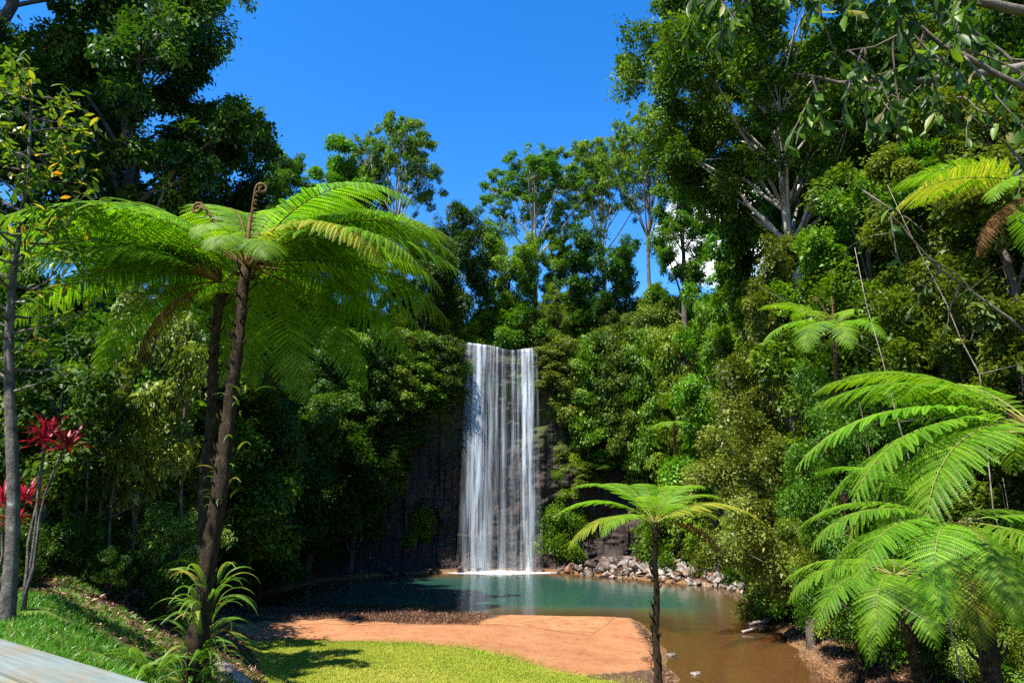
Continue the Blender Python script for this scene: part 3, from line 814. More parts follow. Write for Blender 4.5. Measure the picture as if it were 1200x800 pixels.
shrubs(hi, r, 'leafy green bush high on the sunlit right wall of the gorge', 'bushes on the upper right wall', ('shrub', 'bigshrub', 'mid'), ('mid_leaf', 'bright_leaf', 'olive_leaf'), (4.5, 7))
nr = []
for y in np.arange(13, 30, 2.6):
    for d in (.9, 3.4, 6.2): nr.append((float(xright(y)) + d + r.uniform(-.6, .6), y + r.uniform(-.8, .8)))
shrubs(nr, r, 'leafy bush on the near right slope beside the tree ferns', 'bushes on the near right slope', ('shrub', 'bigshrub', 'pale'), ('mid_leaf', 'olive_leaf', 'dark_leaf', 'pale_leaf'), (3, 5))
le = []
for y in np.arange(17, 56, 2.9):
    for d in (1.2, 4.2, 7.2, 10.2): le.append((-float(xleft(y)) - d + r.uniform(-.7, .7), y + r.uniform(-1, 1)))
le = [p for p in le if not (p[1] < 30 and p[0] > -xleft(p[1]) - 2.5)]
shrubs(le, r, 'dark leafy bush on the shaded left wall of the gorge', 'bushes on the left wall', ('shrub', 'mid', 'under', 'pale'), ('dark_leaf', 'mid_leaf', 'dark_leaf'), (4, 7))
rim = []
for x in np.arange(-21, 22, 2.1):
    if not -4.6 < x < 2.6: rim.append((x + r.uniform(-.5, .5), float(Yc(x)) + r.uniform(.9, 1.8)))
    rim.append((x + r.uniform(-.7, .7), float(Yc(x)) + r.uniform(3.6, 5)))
    rim.append((x + r.uniform(-.7, .7), float(Yc(x)) + r.uniform(7, 9)))
shrubs(rim, r, 'leafy bush on the rim along the top of the cliff', 'bushes on the cliff rim', ('shrub', 'bigshrub', 'pale', 'mid'), ('bright_leaf', 'bright_leaf', 'olive_leaf', 'mid_leaf', 'pale_leaf'), (3.6, 6.5))  # leaf mix weighted to brighter colours, standing in for sunlight on the rim
# creepers hanging over the cliff on both sides of the water
for i, (x, zt, H, lf) in enumerate(((-14.5, 19, 9, 'dark_leaf'), (-12.6, 19, 7, 'mid_leaf'), (-10.7, 19.4, 8, 'dark_leaf'), (-8.8, 19.5, 7, 'olive_leaf'), (-7.2, 19.4, 6, 'mid_leaf'), (-5.7, 19.3, 5.5, 'dark_leaf'),
                                (3.6, 18.8, 4, 'olive_leaf'), (4.9, 19.3, 8, 'olive_leaf'), (6.3, 19.5, 10, 'mid_leaf'), (7.8, 19.5, 9, 'dark_leaf'), (9.2, 19.6, 11, 'olive_leaf'), (10.7, 19.5, 12, 'mid_leaf'), (12.2, 19.3, 13, 'bright_leaf'), (13.8, 19, 13, 'olive_leaf'))):
    plant('vine', x, cliff_lip(x) - .15, H, 2.6, leaf=lf, z=zt - H, label='green creeper hanging down the cliff left of the falls' if x < 0 else 'green creeper hanging down the cliff right of the falls',
          group='creepers left of the falls' if x < 0 else 'creepers right of the falls')
r = np.random.default_rng(8)
for i in range(16):
    x = r.uniform(-13, -4.6) if i < 10 else r.uniform(4, 10); zt = r.uniform(8, 16); H = r.uniform(1.6, 3.4)
    plant('vine', x, float(Yc(x)) - .9, H, 1.5, leaf=('dark_leaf', 'mid_leaf', 'olive_leaf')[i % 3], z=zt - H, name='ledge_plant', label='small plant tufting from a ledge of the dark cliff ' + ('left of the falls' if i < 10 else 'right of the falls'), group='ledge plants ' + ('left' if i < 10 else 'right') + ' of the falls')

# --- left middle understorey
UN = [(192, 345, 17.5, 110, 'pale_leaf', 'sunlit understorey tree with pale glossy leaves behind the tall tree fern trunk'),
      (150, 410, 20, 130, 'mid_leaf', 'leafy understorey tree left of the pale glossy one'),
      (215, 590, 16.5, 75, 'pale_leaf', 'small bush with pale glossy leaves low beside the fern covered trunk base'),
      (80, 395, 15, 140, 'dark_leaf', 'olive understorey tree right behind the slender yellowing tree'),
      (30, 400, 16, 140, 'dark_leaf', 'dark understorey tree behind the red leaved plants')]
for px, py, Y, w, lf, lab in UN: plant_px('under', px, py, Y, w, leaf=lf, label=lab)
plant('bankbush', 12.1, 29.4, 11.5, 8.2, leaf='pale_leaf', label='tall pale leaved bush overhanging the brown water from the stream bank')
plant('bankbush', 13.8, 37, 9.5, 6, leaf='olive_leaf', label='olive bush at the end of the rock pile behind the tall pale leaved bush')
plant('bankbush', 10.3, 20.2, 9.2, 4.4, leaf='mid_leaf', label='upright green bush on the bank hiding the trunk of the middle fern')
plant('bankbush', 11.8, 23.5, 7, 5, leaf='olive_leaf', label='low olive bush on the stream bank next to the tall pale leaved bush')

for i, (x, y, H) in enumerate(((-11.6, 14.6, 2.2), (-10.6, 17.0, 1.8), (-11.8, 18.8, 2.6), (-10.2, 20.4, 1.7), (-12.4, 21.5, 2.8), (-11.5, 24.5, 2.2), (-13.0, 28.0, 2.8), (-13.6, 31.5, 2.6), (-14.6, 35.0, 2.6), (-9.6, 13.2, 1.5), (-12.9, 16.2, 2.6), (-9.4, 14.9, 1.3), (-8.4, 15.0, 1.1), (-7.7, 16.2, 1.3), (-10.4, 13.9, 1.5))):
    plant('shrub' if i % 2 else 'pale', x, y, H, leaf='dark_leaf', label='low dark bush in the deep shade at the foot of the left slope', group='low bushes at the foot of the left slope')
# ------------------------------------------------------------------ ferns
def frond_parts(L, a0, a1, seed, npin=34, npl=26, droop=.35, lmax=.2, pw=1.0, curve=1.2, flop=0):
    r = np.random.default_rng(seed)
    ns = 60
    s = np.linspace(0, 1, ns)
    ang = a0 + (a1 - a0) * s ** curve
    ds = L / (ns - 1)
    x = np.concatenate([[0], np.cumsum(np.cos(ang[:-1]) * ds)]); z = np.concatenate([[0], np.cumsum(np.sin(ang[:-1]) * ds)])
    yy = flop * L * s ** 2
    pts = np.stack([x, yy, z], -1)
    st = MB()
    st.tube(pts[::4], list(np.interp(s[::4], [0, .15, 1], [.022, .014, .003]) * (L / 3.2)), 5, cap=False)
    Vs = []; T = []
    rib = MB()
    for i in range(npin):
        f = .13 + .865 * ((i + .5) / npin) ** .93
        lp = lmax * L * min(1, ((f - .10) / .22) ** .6) * (1 - ((f - .10) / .905) ** 3.2) ** .9 + .01 * L
        for sd in (-1, 1):
            ff = min(.999, f + sd * .004 + r.uniform(-.004, .004))
            b = np.array([np.interp(ff, s, pts[:, k]) for k in range(3)])
            a = np.interp(ff, s, ang)
            tg = np.array([math.cos(a), 0, math.sin(a)]); up = np.array([-math.sin(a), 0, math.cos(a)]); lat = np.array([0, sd, 0.])
            th = R(np.interp(f, [.1, .5, 1], [82, 66, 34]) + r.uniform(-4, 4))
            axis0 = tg * math.cos(th) + lat * math.sin(th)
            n = max(5, int(npl * (lp / (lmax * L)) ** .7))
            u = (np.arange(n) + .6) / n
            dr = droop * r.uniform(.75, 1.25)
            P_ = b + axis0 * (lp * u)[:, None] + up[None] * (lp * (.10 * u - dr * u ** 2))[:, None] + tg * (lp * .10 * u ** 2)[:, None]
            ax = unit(axis0[None] + up[None] * (.10 - 2 * dr * u)[:, None] + tg[None] * (.2 * u)[:, None])
            nr_ = unit(up[None] - ax * (ax @ up)[:, None])
            lat2 = np.cross(nr_, ax)
            pl = lp * .105 * (1 - u ** 2.2) ** .75 + .010
            wd = (lp / n) * 1.05 * pw
            tt = np.clip(.5 + .25 * r.normal() + .15 * r.normal(size=n), 0, 1)
            for s2 in (-1, 1):
                d = unit(lat2 * s2 * .93 + ax * .38 - nr_ * .22)
                V = leaf_quads(P_, d, nr_, pl, wd, fold=0, curl=.10)
                Vs.append(V); T.append(tt)
            e = b + axis0 * lp * .97 + up * lp * (.10 - dr) + tg * lp * .1
            m_ = b + axis0 * lp * .5 + up * lp * (.05 - dr * .25) + tg * lp * .025
            st.tube([b, m_, e], [.004 * L / 3.2, .003 * L / 3.2, .001], 3, cap=False)
    return np.concatenate(Vs), np.concatenate(T), st

FR = {}
def frond_kind(key, leaf, stalk, **kw):
    V, T, st = frond_parts(**kw)
    FR[key] = (quad_mesh('frond_' + key, V, T, M[leaf]), st.mesh('stalk_' + key, M[stalk]))
frond_kind('arch', 'fern_leaf', 'stalk', L=4.0, a0=R(50), a1=R(-44), seed=1, droop=.42)
frond_kind('wide', 'fern_leaf', 'stalk', L=4.0, a0=R(38), a1=R(-38), seed=2, droop=.46, flop=.06)
frond_kind('low', 'fern_leaf', 'stalk', L=3.8, a0=R(24), a1=R(-50), seed=3, droop=.5, flop=-.05)
frond_kind('steep', 'fern_leaf', 'stalk', L=3.6, a0=R(58), a1=R(-62), seed=4, droop=.4, curve=1.0)
frond_kind('dome', 'fern_leaf', 'stalk', L=4.2, a0=R(84), a1=R(-50), seed=14, droop=.4, curve=1.0)
frond_kind('flat', 'fern_leaf', 'green_stalk', L=2.9, a0=R(50), a1=R(-28), seed=5, droop=.25, npin=26, lmax=.21)
frond_kind('nod', 'fern_leaf', 'green_stalk', L=2.9, a0=R(26), a1=R(-52), seed=6, droop=.30, npin=23, npl=22, lmax=.21, flop=.05)
for k in list(FR):
    for suf, lf in (('_old', 'old_fern_leaf'), ('_dead', 'dead_fern_leaf')):
        me = FR[k][0].copy(); me.materials[0] = M[lf]; FR[k + suf] = (me, FR[k][1])

def crozier_mesh(seed, H):
    r = np.random.default_rng(seed)
    mb = MB()
    pts = [(.02 * i * i * .03, 0, H * i / 9) for i in range(10)]
    cx, cz, rr = pts[-1][0] + .07, H, .07
    for j in range(1, 14):
        a = math.pi - j * .62; q_ = rr * (1 - j / 18)
        pts.append((cx + q_ * math.cos(a), 0, cz + q_ * math.sin(a)))
    mb.tube(pts, [.017 - .007 * min(1, i / 9) + (.007 if i > 9 else 0) for i in range(len(pts))], 6, .18, r=r)
    for i in range(2, 9):
        for sgn in (-1, 1):
            p = np.array(pts[i]); mb.tube([p, p + np.array([.03, sgn * .06, .04]), p + np.array([.05, sgn * .075, .02])], [.01, .009, .006], 4)
    return mb.mesh('crozier', M['stalk'])
CROZ = crozier_mesh(3, .95)

def trunk_mesh(base, hub, r0, r1, seed, bend=.15, stubs=True):
    r = np.random.default_rng(seed)
    base = np.array(base, float); hub = np.array(hub, float)
    n = 40
    f = np.linspace(0, 1, n)
    p = base + (hub - base) * f[:, None]
    side = unit(r.normal(size=3) * np.array([1, 1, 0]))
    p += side * (np.sin(f * np.pi) * bend + .03 * np.sin(f * 17))[:, None]
    rad = r1 + (r0 - r1) * (1 - f) ** 1.6
    rad *= 1 + .06 * r.normal(size=n)
    mb = MB()
    mb.tube(p, list(rad), 12, .16, r=r)
    if stubs:                      # scars and broken frond bases
        for i in range(int(70 * np.linalg.norm(hub - base) / 6)):
            ff = r.random() ** .7; q_ = np.array([np.interp(ff, f, p[:, k]) for k in range(3)]); a = r.uniform(0, 6.3)
            d = np.array([math.cos(a), math.sin(a), 0]); rr = np.interp(ff, f, rad)
            ln = r.uniform(.04, .12) * (2.2 if ff > .93 else 1)
            mb.tube([q_ + d * rr * .8, q_ + d * (rr + ln * .6) + np.array([0, 0, ln * .7]), q_ + d * (rr + ln) + np.array([0, 0, ln * 1.7])], [.022, .016, .006], 4)
    return mb.mesh('fern_trunk', M['fern_bark'])

def tree_fern(hub, base, fronds, label, r0=.19, r1=.11, seed=1, crozier=(), bend=.15):
    """fronds: (kind, azimuth deg (0 = away from camera's right, +X; 90 = away), tilt deg, roll deg, scale)"""
    base = Vector(base); hub = Vector(hub)
    rt = root('tree_fern', base, label, 'tree fern')
    h = hub - base
    new_obj('trunk', trunk_mesh((0, 0, -.3), h, r0, r1, seed, bend), rt)
    for (k, az, tilt, roll, sc) in fronds:
        me, st = FR[k]
        a = R(az)
        loc = h + Vector((math.cos(a), math.sin(a), 0)) * r1 * .6
        f = new_obj('frond', me, rt, loc, (R(roll), R(tilt), a), (sc, sc, sc))
        if k.endswith('_dead'): f['label'] = 'dead brown frond'
        elif k.endswith('_old'): f['label'] = 'yellowing frond'
        new_obj('stalk', st, f)
    for (az, tilt, sc) in crozier:
        new_obj('crozier', CROZ, rt, h + Vector((0, 0, .02)), (0, R(tilt), R(az)), (sc, sc, sc))
    return rt

# tall pair on the left bank
Y1 = 11.0
hub = P(289, 312, Y1); b = P(226, 752, Y1 - .3)
print('fern base', b, tz(b.x, b.y))
tree_fern(hub, (b.x, b.y, tz(b.x, b.y)), [
    ('arch', 8, 0, 10, .98), ('wide', -12, 0, -12, .98), ('low', -24, 0, 0, 1.0), ('arch', 35, 0, -8, .95), ('arch', 62, -4, 0, .9), ('steep', 95, 0, 0, .9),
    ('arch', 128, 2, 0, .95), ('wide', 158, 4, 10, .95), ('arch', 182, 2, -8, .98), ('wide', 206, 4, 0, .95), ('steep', -96, 4, 4, .52), ('arch_old', 330, 18, 6, .85),
    ('low', 60, 22, 0, .95), ('low', 88, 26, 0, .95), ('low', 120, 22, 0, .9), ('low', 38, 14, 0, .98), ('wide', -2, 8, 12, 1.0), ('low', 18, 4, -6, 1.0), ('dome', 62, 0, 0, .9), ('dome', 84, -2, 4, 1.0), ('dome', 108, 0, -4, .95), ('dome', 132, 0, 0, .95), ('low', -80, 4, 5, .55), ('low', -58, 6, 5, .6), ('arch', 2, 6, 0, 1.0), ('arch', 20, 10, 6, .95), ('arch', 48, 2, 0, .92), ('arch', -24, 0, 8, .95), ('low', 8, 14, 0, .95)],
    'tallest tree fern on the grassy bank with ferns wrapped round its trunk', .155, .085, 3, [(20, -2, 1.5), (60, 24, 1.2), (-20, 34, 1.25), (170, 36, 1.6)])
Y2 = 12.0
hub = P(260, 330, Y2); b = P(250, 720, Y2)
tree_fern(hub, (b.x, b.y, tz(b.x, b.y)), [
    ('arch', 150, 0, 0, 1.0), ('dome', 160, 4, 0, .95), ('dome', 186, 6, 0, .95), ('arch', 175, -2, 0, 1.03), ('wide', 192, 0, 8, 1.05), ('low', 206, 0, 0, 1.05), ('arch', 120, 0, 0, .95), ('low', 218, 2, -8, .9),
    ('arch', 75, 0, 0, .95), ('arch', 30, 4, 0, .85), ('wide', 165, 6, 5, .98), ('arch', 138, -4, 6, .98), ('low', 160, 18, 0, .95), ('low', 100, 20, 0, .9), ('low', 184, 4, 0, 1.05), ('wide', 198, 8, 0, .98), ('low_dead', 200, 48, 0, .6)],
    'second tall tree fern with a bare dark trunk close behind the tallest one', .115, .08, 5, [(150, 30, 1.1)])
# small fern at the water's edge
b = P(769, 790, 17.4); zb = tz(b.x, 17.4)
hub = P(768, 612, 17.4)
tree_fern(hub, (b.x, 17.4, zb), [
    ('flat', 172, 12, 4, .92), ('flat', 148, -6, 0, .88), ('flat', 120, -8, 0, .85), ('flat', 90, -10, 0, .8), ('flat', 60, -8, 0, .8), ('flat', 38, -8, 0, .8), ('nod_old', 190, 6, -6, .86), ('nod_old', -8, -8, 12, .62), ('flat_old', 4, 16, 8, 1.0),
    ('flat', 15, 0, 0, .75), ('nod', 215, 0, 0, .7), ('nod_dead', 10, 20, 0, .75), ('flat', 290, 4, 0, .55), ('flat', 250, -4, 0, .6)],
    'small tree fern with a slim dark trunk standing at the edge of the red sand', .125, .06, 8, bend=.03)
# right bank ferns
hub = P(1225, 505, 8.0); bz = tz(hub.x + .3, 8.0)
tree_fern(hub, (hub.x + .3, 8.0, bz), [
    ('nod', 170, 0, 0, 1.05), ('nod', 186, 10, 8, 1.0), ('wide', 160, -4, 6, .66), ('nod', 202, 16, 0, .95), ('flat', 142, 0, 0, .95), ('nod', 152, 14, 0, 1.0), ('flat', 100, 0, 0, .9), ('nod', 60, 0, 0, .9), ('nod', 0, 0, 0, .9), ('nod', -50, 0, 0, .9), ('nod', 178, 26, -10, .95), ('nod', 164, 24, 0, 1.0)],
    'large tree fern at the right edge whose long fronds reach over the stream bank', .17, .11, 12)
hub = P(1118, 612, 7.3); b = P(1175, 790, 7.2); bz = tz(b.x, 7.2)
tree_fern(hub, (b.x, 7.2, bz), [
    ('nod', 178, 2, 0, .56), ('nod', 200, 14, 6, .58), ('nod', 226, 22, 0, .58), ('low', 258, 26, 0, .40), ('nod', 292, 24, 0, .55), ('low_old', 246, 44, 8, .38), ('nod', 150, -4, 0, .56), ('nod', 330, 10, 0, .6), ('nod', 20, 4, 0, .6), ('flat', 80, 0, 0, .6), ('flat', 120, -4, 0, .6), ('nod_old', 308, 40, 0, .5), ('nod', 165, 20, 0, .55), ('nod', 270, 40, 0, .5)],
    'bushy tree fern with a leaning trunk on the bank below the largest fern fronds', .13, .09, 13, bend=.1)
hub = P(1048, 672, 11.6)
tree_fern(hub, (hub.x + .2, 11.7, tz(hub.x + .2, 11.7)), [('nod', a, t_, 0, s_) for a, t_, s_ in ((176, 6, .66), (200, 14, .7), (228, 18, .68), (255, 24, .6), (285, 22, .66), (312, 16, .68), (340, 8, .66), (12, 2, .66), (60, 0, .6), (110, 0, .6), (150, 0, .64), (215, 36, .6))],
    'low tree fern spreading its fronds over the reddish bank by the water', .11, .08, 17)
hub = P(1238, 224, 9.4)
tree_fern(hub, (hub.x + .5, 9.3, tz(hub.x + .5, 9.3)), [
    ('flat_old', 184, 25, 10, .96), ('flat', 162, 6, 0, .80), ('nod', 200, 8, 0, .6), ('low_dead', 182, 30, 0, .46), ('flat', 120, 0, 0, .8), ('nod', 60, 0, 0, .8), ('nod', -40, 0, 0, .8)],
    'tall tree fern high at the right edge with one yellow and one brown frond', .15, .10, 14)
hub = P(978, 385, 21.6); b = P(994, 640, 21.6)
tree_fern(hub, (b.x, 21.6, tz(b.x, 21.6)), [
    ('nod', 190, 6, 0, 1.02), ('nod', 222, 16, 0, 1.08), ('nod', 250, 20, 0, 0.90), ('nod', 0, -4, 0, 0.93), ('nod', -28, 4, 0, 0.93), ('flat', 160, -6, 0, 0.90), ('flat', 100, -8, 0, 0.90), ('flat', 40, -4, 0, 0.90), ('nod', 280, 14, 0, 0.83)],
    'tree fern in the middle of the right slope with two brown unrolling croziers', .12, .08, 15, [(150, 18, 1.2), (60, 12, 1.2)])
hub = P(790, 497, 51.5)
tree_fern(hub, (hub.x + .2, 51.7, tz(hub.x + .2, 51.7)), [('nod', a, 4, 0, .7) for a in range(0, 360, 40)], 'distant little tree fern on the lower right wall above the rock pile', .12, .08, 16)

# strap ferns wrapped round the tall trunk's base
def sword_frond(seed, L):
    r = np.random.default_rng(seed)
    n = 34; s = (np.arange(n) + .5) / n
    a0, a1 = R(76), R(-48)
    ang = a0 + (a1 - a0) * s ** 1.1
    x = np.cumsum(np.cos(ang)) * L / n; z = np.cumsum(np.sin(ang)) * L / n
    pts = np.stack([x, 0 * x, z], -1)
    tg = np.stack([np.cos(ang), 0 * ang, np.sin(ang)], -1); up = np.stack([-np.sin(ang), 0 * ang, np.cos(ang)], -1)
    Vs = []
    for sd in (-1, 1):
        d = tg * .35 + np.array([0, sd, 0]) - up * .2
        ll = L * .06 * np.interp(s, [0, .15, .6, 1], [.3, 1, .9, .15]) * r.uniform(.85, 1.1, n)
        Vs.append(leaf_quads(pts, d, up, ll, L / n * .95, fold=0))
    # midrib strip
    Vs.append(leaf_quads(pts, tg, up, L / n * 1.3, L * .008, fold=0, curl=0))
    V = np.concatenate(Vs)
    return V, np.clip(.45 + .2 * r.normal() + .1 * r.normal(size=len(V) // 4), 0, .82)
SW = []
for i in range(5):
    V, T = sword_frond(i, .95)
    SW.append(quad_mesh('sword_frond', V, np.clip(T * 0 + (.15, .45, .6, .8, .98)[i] + .06 * np.random.default_rng(i).normal(size=len(T)), 0, 1), M['strap_leaf']))
def sword_clump(x, y, z, n, zs, label, r, sc=(.6, 1.15), rad=.16, xs_=0.0):
    rt = root('sword_fern', (x, y, z), label, 'fern')
    for i in range(n):
        az = r.uniform(0, 6.28); h = r.random() ** 1.3 * zs
        f = new_obj('frond', SW[int(r.integers(5)) if r.random() < .5 else int(r.integers(4))], rt, (math.cos(az) * rad + h * xs_, math.sin(az) * rad, h), (r.uniform(-.5, .5), r.uniform(-.25, .5), az), (r.uniform(*sc),) * 3)
r = np.random.default_rng(5)
b = P(226, 752, Y1 - .3); zb = tz(b.x, b.y)
sword_clump(b.x, b.y, zb, 120, 1.7, 'green and straw sword ferns wrapped round the base of the tallest tree fern', r, (.45, .95), xs_=.12)
sword_clump(b.x - .35, b.y - .45, tz(b.x - .35, b.y - .45), 34, .15, 'low tuft of sword fern on the grass in front of the tallest tree fern', r, (.5, .95), .12)
p3 = P(256, 600, Y1 - .1)
sword_clump(p3.x, p3.y, p3.z, 40, 2.0, 'thin sword ferns growing halfway up the tallest tree fern trunk', r, (.22, .5), .12, .14)

# ------------------------------------------------------------------ slender yellowing tree at the left edge
def shaped_leaf(mb, p, ax, nrm, L, Wd, tint, seg=4, curl=.3):
    ax = unit(np.array(ax)); sd = unit(np.cross(ax, nrm)); nm = np.cross(sd, ax)
    V = []; prof = [.12, .75, 1.0, .72, .05]
    for i in range(seg + 1):
        f = i / seg
        c = p + ax * L * (f - .12 * curl * f * f) - nm * L * curl * f * f * .6
        w = Wd * .5 * prof[i]
        V += [c - sd * w + nm * w * .35, c, c + sd * w + nm * w * .35]
    F = []
    for i in range(seg):
        a = 3 * i
        F += [(a, a + 1, a + 4, a + 3), (a + 1, a + 2, a + 5, a + 4)]
    mb.add(np.array(V), F, tint)

def slender():
    r = np.random.default_rng(9)
    b = P(8, 716, 9.8); zb = tz(b.x, b.y)
    rt = root('slender_tree', (b.x, b.y, zb), 'slender young tree with grey trunk and yellowing leaves at the left edge', 'tree')
    top = P(32, 95, 9.8) - Vector((b.x, b.y, zb))
    tr = MB(); cr = MB()
    k = 22
    f = np.linspace(0, 1, k)[:, None]
    sp_ = np.array([0, 0, -.3]) + (np.array(top) - np.array([0, 0, -.3])) * f
    sp_[:, 0] += .06 * np.sin(f[:, 0] * 9); sp_[:, 1] += .05 * np.sin(f[:, 0] * 7 + 1)
    tr.tube(sp_, list(np.interp(f[:, 0], [0, .06, .4, 1], [.145, .095, .070, .012])), 10, .07, r=r)
    for i in range(58):
        ff = .40 + .60 * (i / 58) ** .9
        st = np.array([np.interp(ff, f[:, 0], sp_[:, q]) for q in range(3)])
        az = i * 2.4 + r.uniform(-.4, .4); ln = (1.75 - .95 * (ff - .42) / .58) * r.uniform(.6, 1.0)
        if i < 6: ln *= .8
        e = st + np.array([math.cos(az) * ln, math.sin(az) * ln, ln * r.uniform(.15, .6)])
        lp = curve_pts(st, e, 7, .07, r, -.05)
        tr.tube(lp, [max(.006, .026 * (1 - j / 7)) for j in range(7)], 5, cap=False)
        for j in range(26 if i >= 5 else 8):
            g = r.uniform(.35, 1.05) ** .8
            q_ = np.array([np.interp(min(g, 1), np.linspace(0, 1, 7), lp[:, d]) for d in range(3)]) + r.normal(size=3) * .10
            out_ = unit(e - st)
            d = out_ * .7 + r.normal(size=3) * .6 + np.array([0, 0, -.15])
            tn = r.random(); tn = tn if r.random() < .35 else tn * .6
            shaped_leaf(cr, q_, d, unit(np.array([0, 0, 1.]) + r.normal(size=3) * .35), r.uniform(.13, .24), r.uniform(.05, .085), tn)
    new_obj('trunk', tr.mesh('trunk', M['grey_bark']), rt)
    new_obj('crown', cr.mesh('crown', M['yellowing_leaf']), rt)
slender()

# ------------------------------------------------------------------ red cordylines
def cordyline(x, y, heads, label, seed):
    r = np.random.default_rng(seed)
    z = tz(x, y)
    rt = root('red_cordyline', (x, y, z), label, 'plant')
    st = MB()
    for (dx, dy, dz, s) in heads:
        lp = curve_pts((r.uniform(-.05, .05), r.uniform(-.05, .05), -.1), (dx, dy, dz), 8, .04, r, -.02)
        st.tube(lp, [.028, .026, .024, .022, .02, .018, .016, .014], 6)
    new_obj('stem', st.mesh('stem', M['grey_bark']), rt)
    for (dx, dy, dz, s) in heads:
        mb = MB()
        for i in range(34):
            az = i * 2.4; el = R(75 - 85 * (i / 34)) + r.uniform(-.15, .15)
            d = np.array([math.cos(az) * math.cos(el), math.sin(az) * math.cos(el), math.sin(el)])
            nm = unit(np.array([0, 0, 1.2]) - d * .6 + r.normal(size=3) * .15)
            shaped_leaf(mb, np.array([dx, dy, dz]) + d * .02, d, nm, s * r.uniform(.30, .56), .058 * s * r.uniform(.7, 1.2), np.clip(.6 - i / 34 * .55 + r.normal() * .22, 0, 1), curl=r.uniform(.2, .7))
        new_obj('leaf_rosette', mb.mesh('leaf_rosette', M['red_leaf']), rt)
b = P(30, 690, 10.6)
h1 = P(52, 520, 10.6); h2 = P(83, 525, 10.6); h3 = P(78, 505, 10.8)
zb = tz(b.x, b.y)
cordyline(b.x, b.y, [(h1.x - b.x, 0, h1.z - zb, 1.0), (h2.x - b.x, -.1, h2.z - zb, .95), (h3.x - b.x - .3, .2, h3.z - zb - .05, .8)], 'taller red leaved cordyline on bare leaning stems by the slender tree', 1)
b = P(-4, 690, 10.9); h1 = P(30, 585, 10.9); h2 = P(-2, 590, 10.9); h3 = P(24, 612, 10.9); zb = tz(b.x, b.y)
cordyline(b.x, b.y, [(h1.x - b.x, 0, h1.z - zb, .8), (h2.x - b.x, .1, h2.z - zb, .9), (h3.x - b.x, -.1, h3.z - zb, .7)], 'shorter red leaved cordyline behind the foot of the slender tree', 2)

# ------------------------------------------------------------------ big leaved tree overhead on the right
def overhang():
    r = np.random.default_rng(14)
    bx, by = 5.6, 4.6
    zb = tz(bx, by)
    rt = root('overhanging_tree', (bx, by, zb), 'broad leaved tree at the right edge whose drooping twigs hang overhead', 'tree')
    o = np.array([bx, by, zb])
    tr = MB()
    trunk = curve_pts((0, 0, -.3), (.3, .4, 9.5), 10, .02, r)
    tr.tube(trunk, [.24 - .015 * i for i in range(10)], 9)
    cr = MB()
    limbs = [((1215, 75), (1085, 95), (930, 85), 4.6), ((1240, 20), (1000, -25), (790, -28), 4.5), ((1230, -30), (1090, -30), (880, -40), 3.9), ((1235, 150), (1170, 60), (1090, 5), 5.0), ((1225, 120), (1080, 30), (985, 60), 4.2), ((1210, 395), (1080, 290), (1000, 215), 5.4), ((1260, 260), (1180, 170), (1120, 110), 5.2)]
    for li, (a, b_, c_, Y) in enumerate(limbs):
        pa, pb, pc = (np.array(P(*q_, Y)) - o for q_ in (a, b_, c_))
        st = np.array([np.interp(max(pa[2] - .6, .5), trunk[:, 2], trunk[:, d]) for d in range(3)])
        lp = np.concatenate([curve_pts(st, pa, 5, .03, r), curve_pts(pa, pb, 6, .04, r)[1:], curve_pts(pb, pc, 7, .05, r)[1:]])
        k = len(lp); base_r = .055 if li in (0, 1) else (.03 if li < 5 else .017)
        tr.tube(lp, [base_r * (1 - .85 * i / (k - 1)) for i in range(k)], 7, cap=False)
        if li >= 5: nt_ = 5
        else: nt_ = 16 if li in (1, 2) else 10
        for tI in range(nt_):
            g = r.uniform(.42, 1) * (k - 1); i0 = int(g); s0 = lp[i0] + (lp[min(i0 + 1, k - 1)] - lp[i0]) * (g - i0)
            ln = r.uniform(.25, 1.0 if li == 4 else .55)
            e = s0 + np.array([r.normal() * .22, r.normal() * .22, -ln])
            tw = curve_pts(s0, e, 5, .08, r, .05)
            tr.tube(tw, [.010, .008, .006, .005, .003], 5, cap=False)
            for j in range(13 if li < 5 else 4):
                g2 = r.uniform(.15, 1.0)
                q_ = np.array([np.interp(g2, np.linspace(0, 1, 5), tw[:, d]) for d in range(3)])
                d = np.array([r.normal() * .55, r.normal() * .55, -.75])
                nm = unit(r.normal(size=3) + np.array([-.3, -.3, .5]))
                shaped_leaf(cr, q_, d, nm, r.uniform(.09, .19), r.uniform(.035, .062), np.clip(.5 + .28 * r.normal(), 0, 1), curl=.35)
    new_obj('trunk', tr.mesh('trunk', M['bark']), rt)
    new_obj('crown', cr.mesh('crown', M['big_leaf']), rt)
overhang()

# ------------------------------------------------------------------ bare saplings, dead sticks, driftwood, log
def stick(name, pts, rad, mat, label, cat, r, branches=0, group=None):
    p0 = np.array(pts[0], float)
    mb = MB()
    full = []
    for a, b_ in zip(pts[:-1], pts[1:]):
        seg_ = curve_pts(np.array(a) - p0, np.array(b_) - p0, 6, .035, r)
        full.append(seg_ if not full else seg_[1:])
    full = np.concatenate(full); k = len(full)
    mb.tube(full, [rad * (1 - .7 * i / (k - 1)) for i in range(k)], 7, .08, r=r)
    for i in range(branches):
        j = int(r.integers(k // 3, k - 1)); d = rnd_unit(r, 1)[0]; d[2] = abs(d[2]) * .6
        ln = r.uniform(.15, .35) * np.linalg.norm(full[-1] - full[0])
        mb.tube(curve_pts(full[j], full[j] + d * ln, 5, .06, r), [rad * .4, rad * .33, rad * .25, rad * .18, rad * .1], 5)
    o = new_obj(name, mb.mesh(name, M[mat]), None, tuple(p0))
    return tag(o, label, cat, group)
r = np.random.default_rng(33)
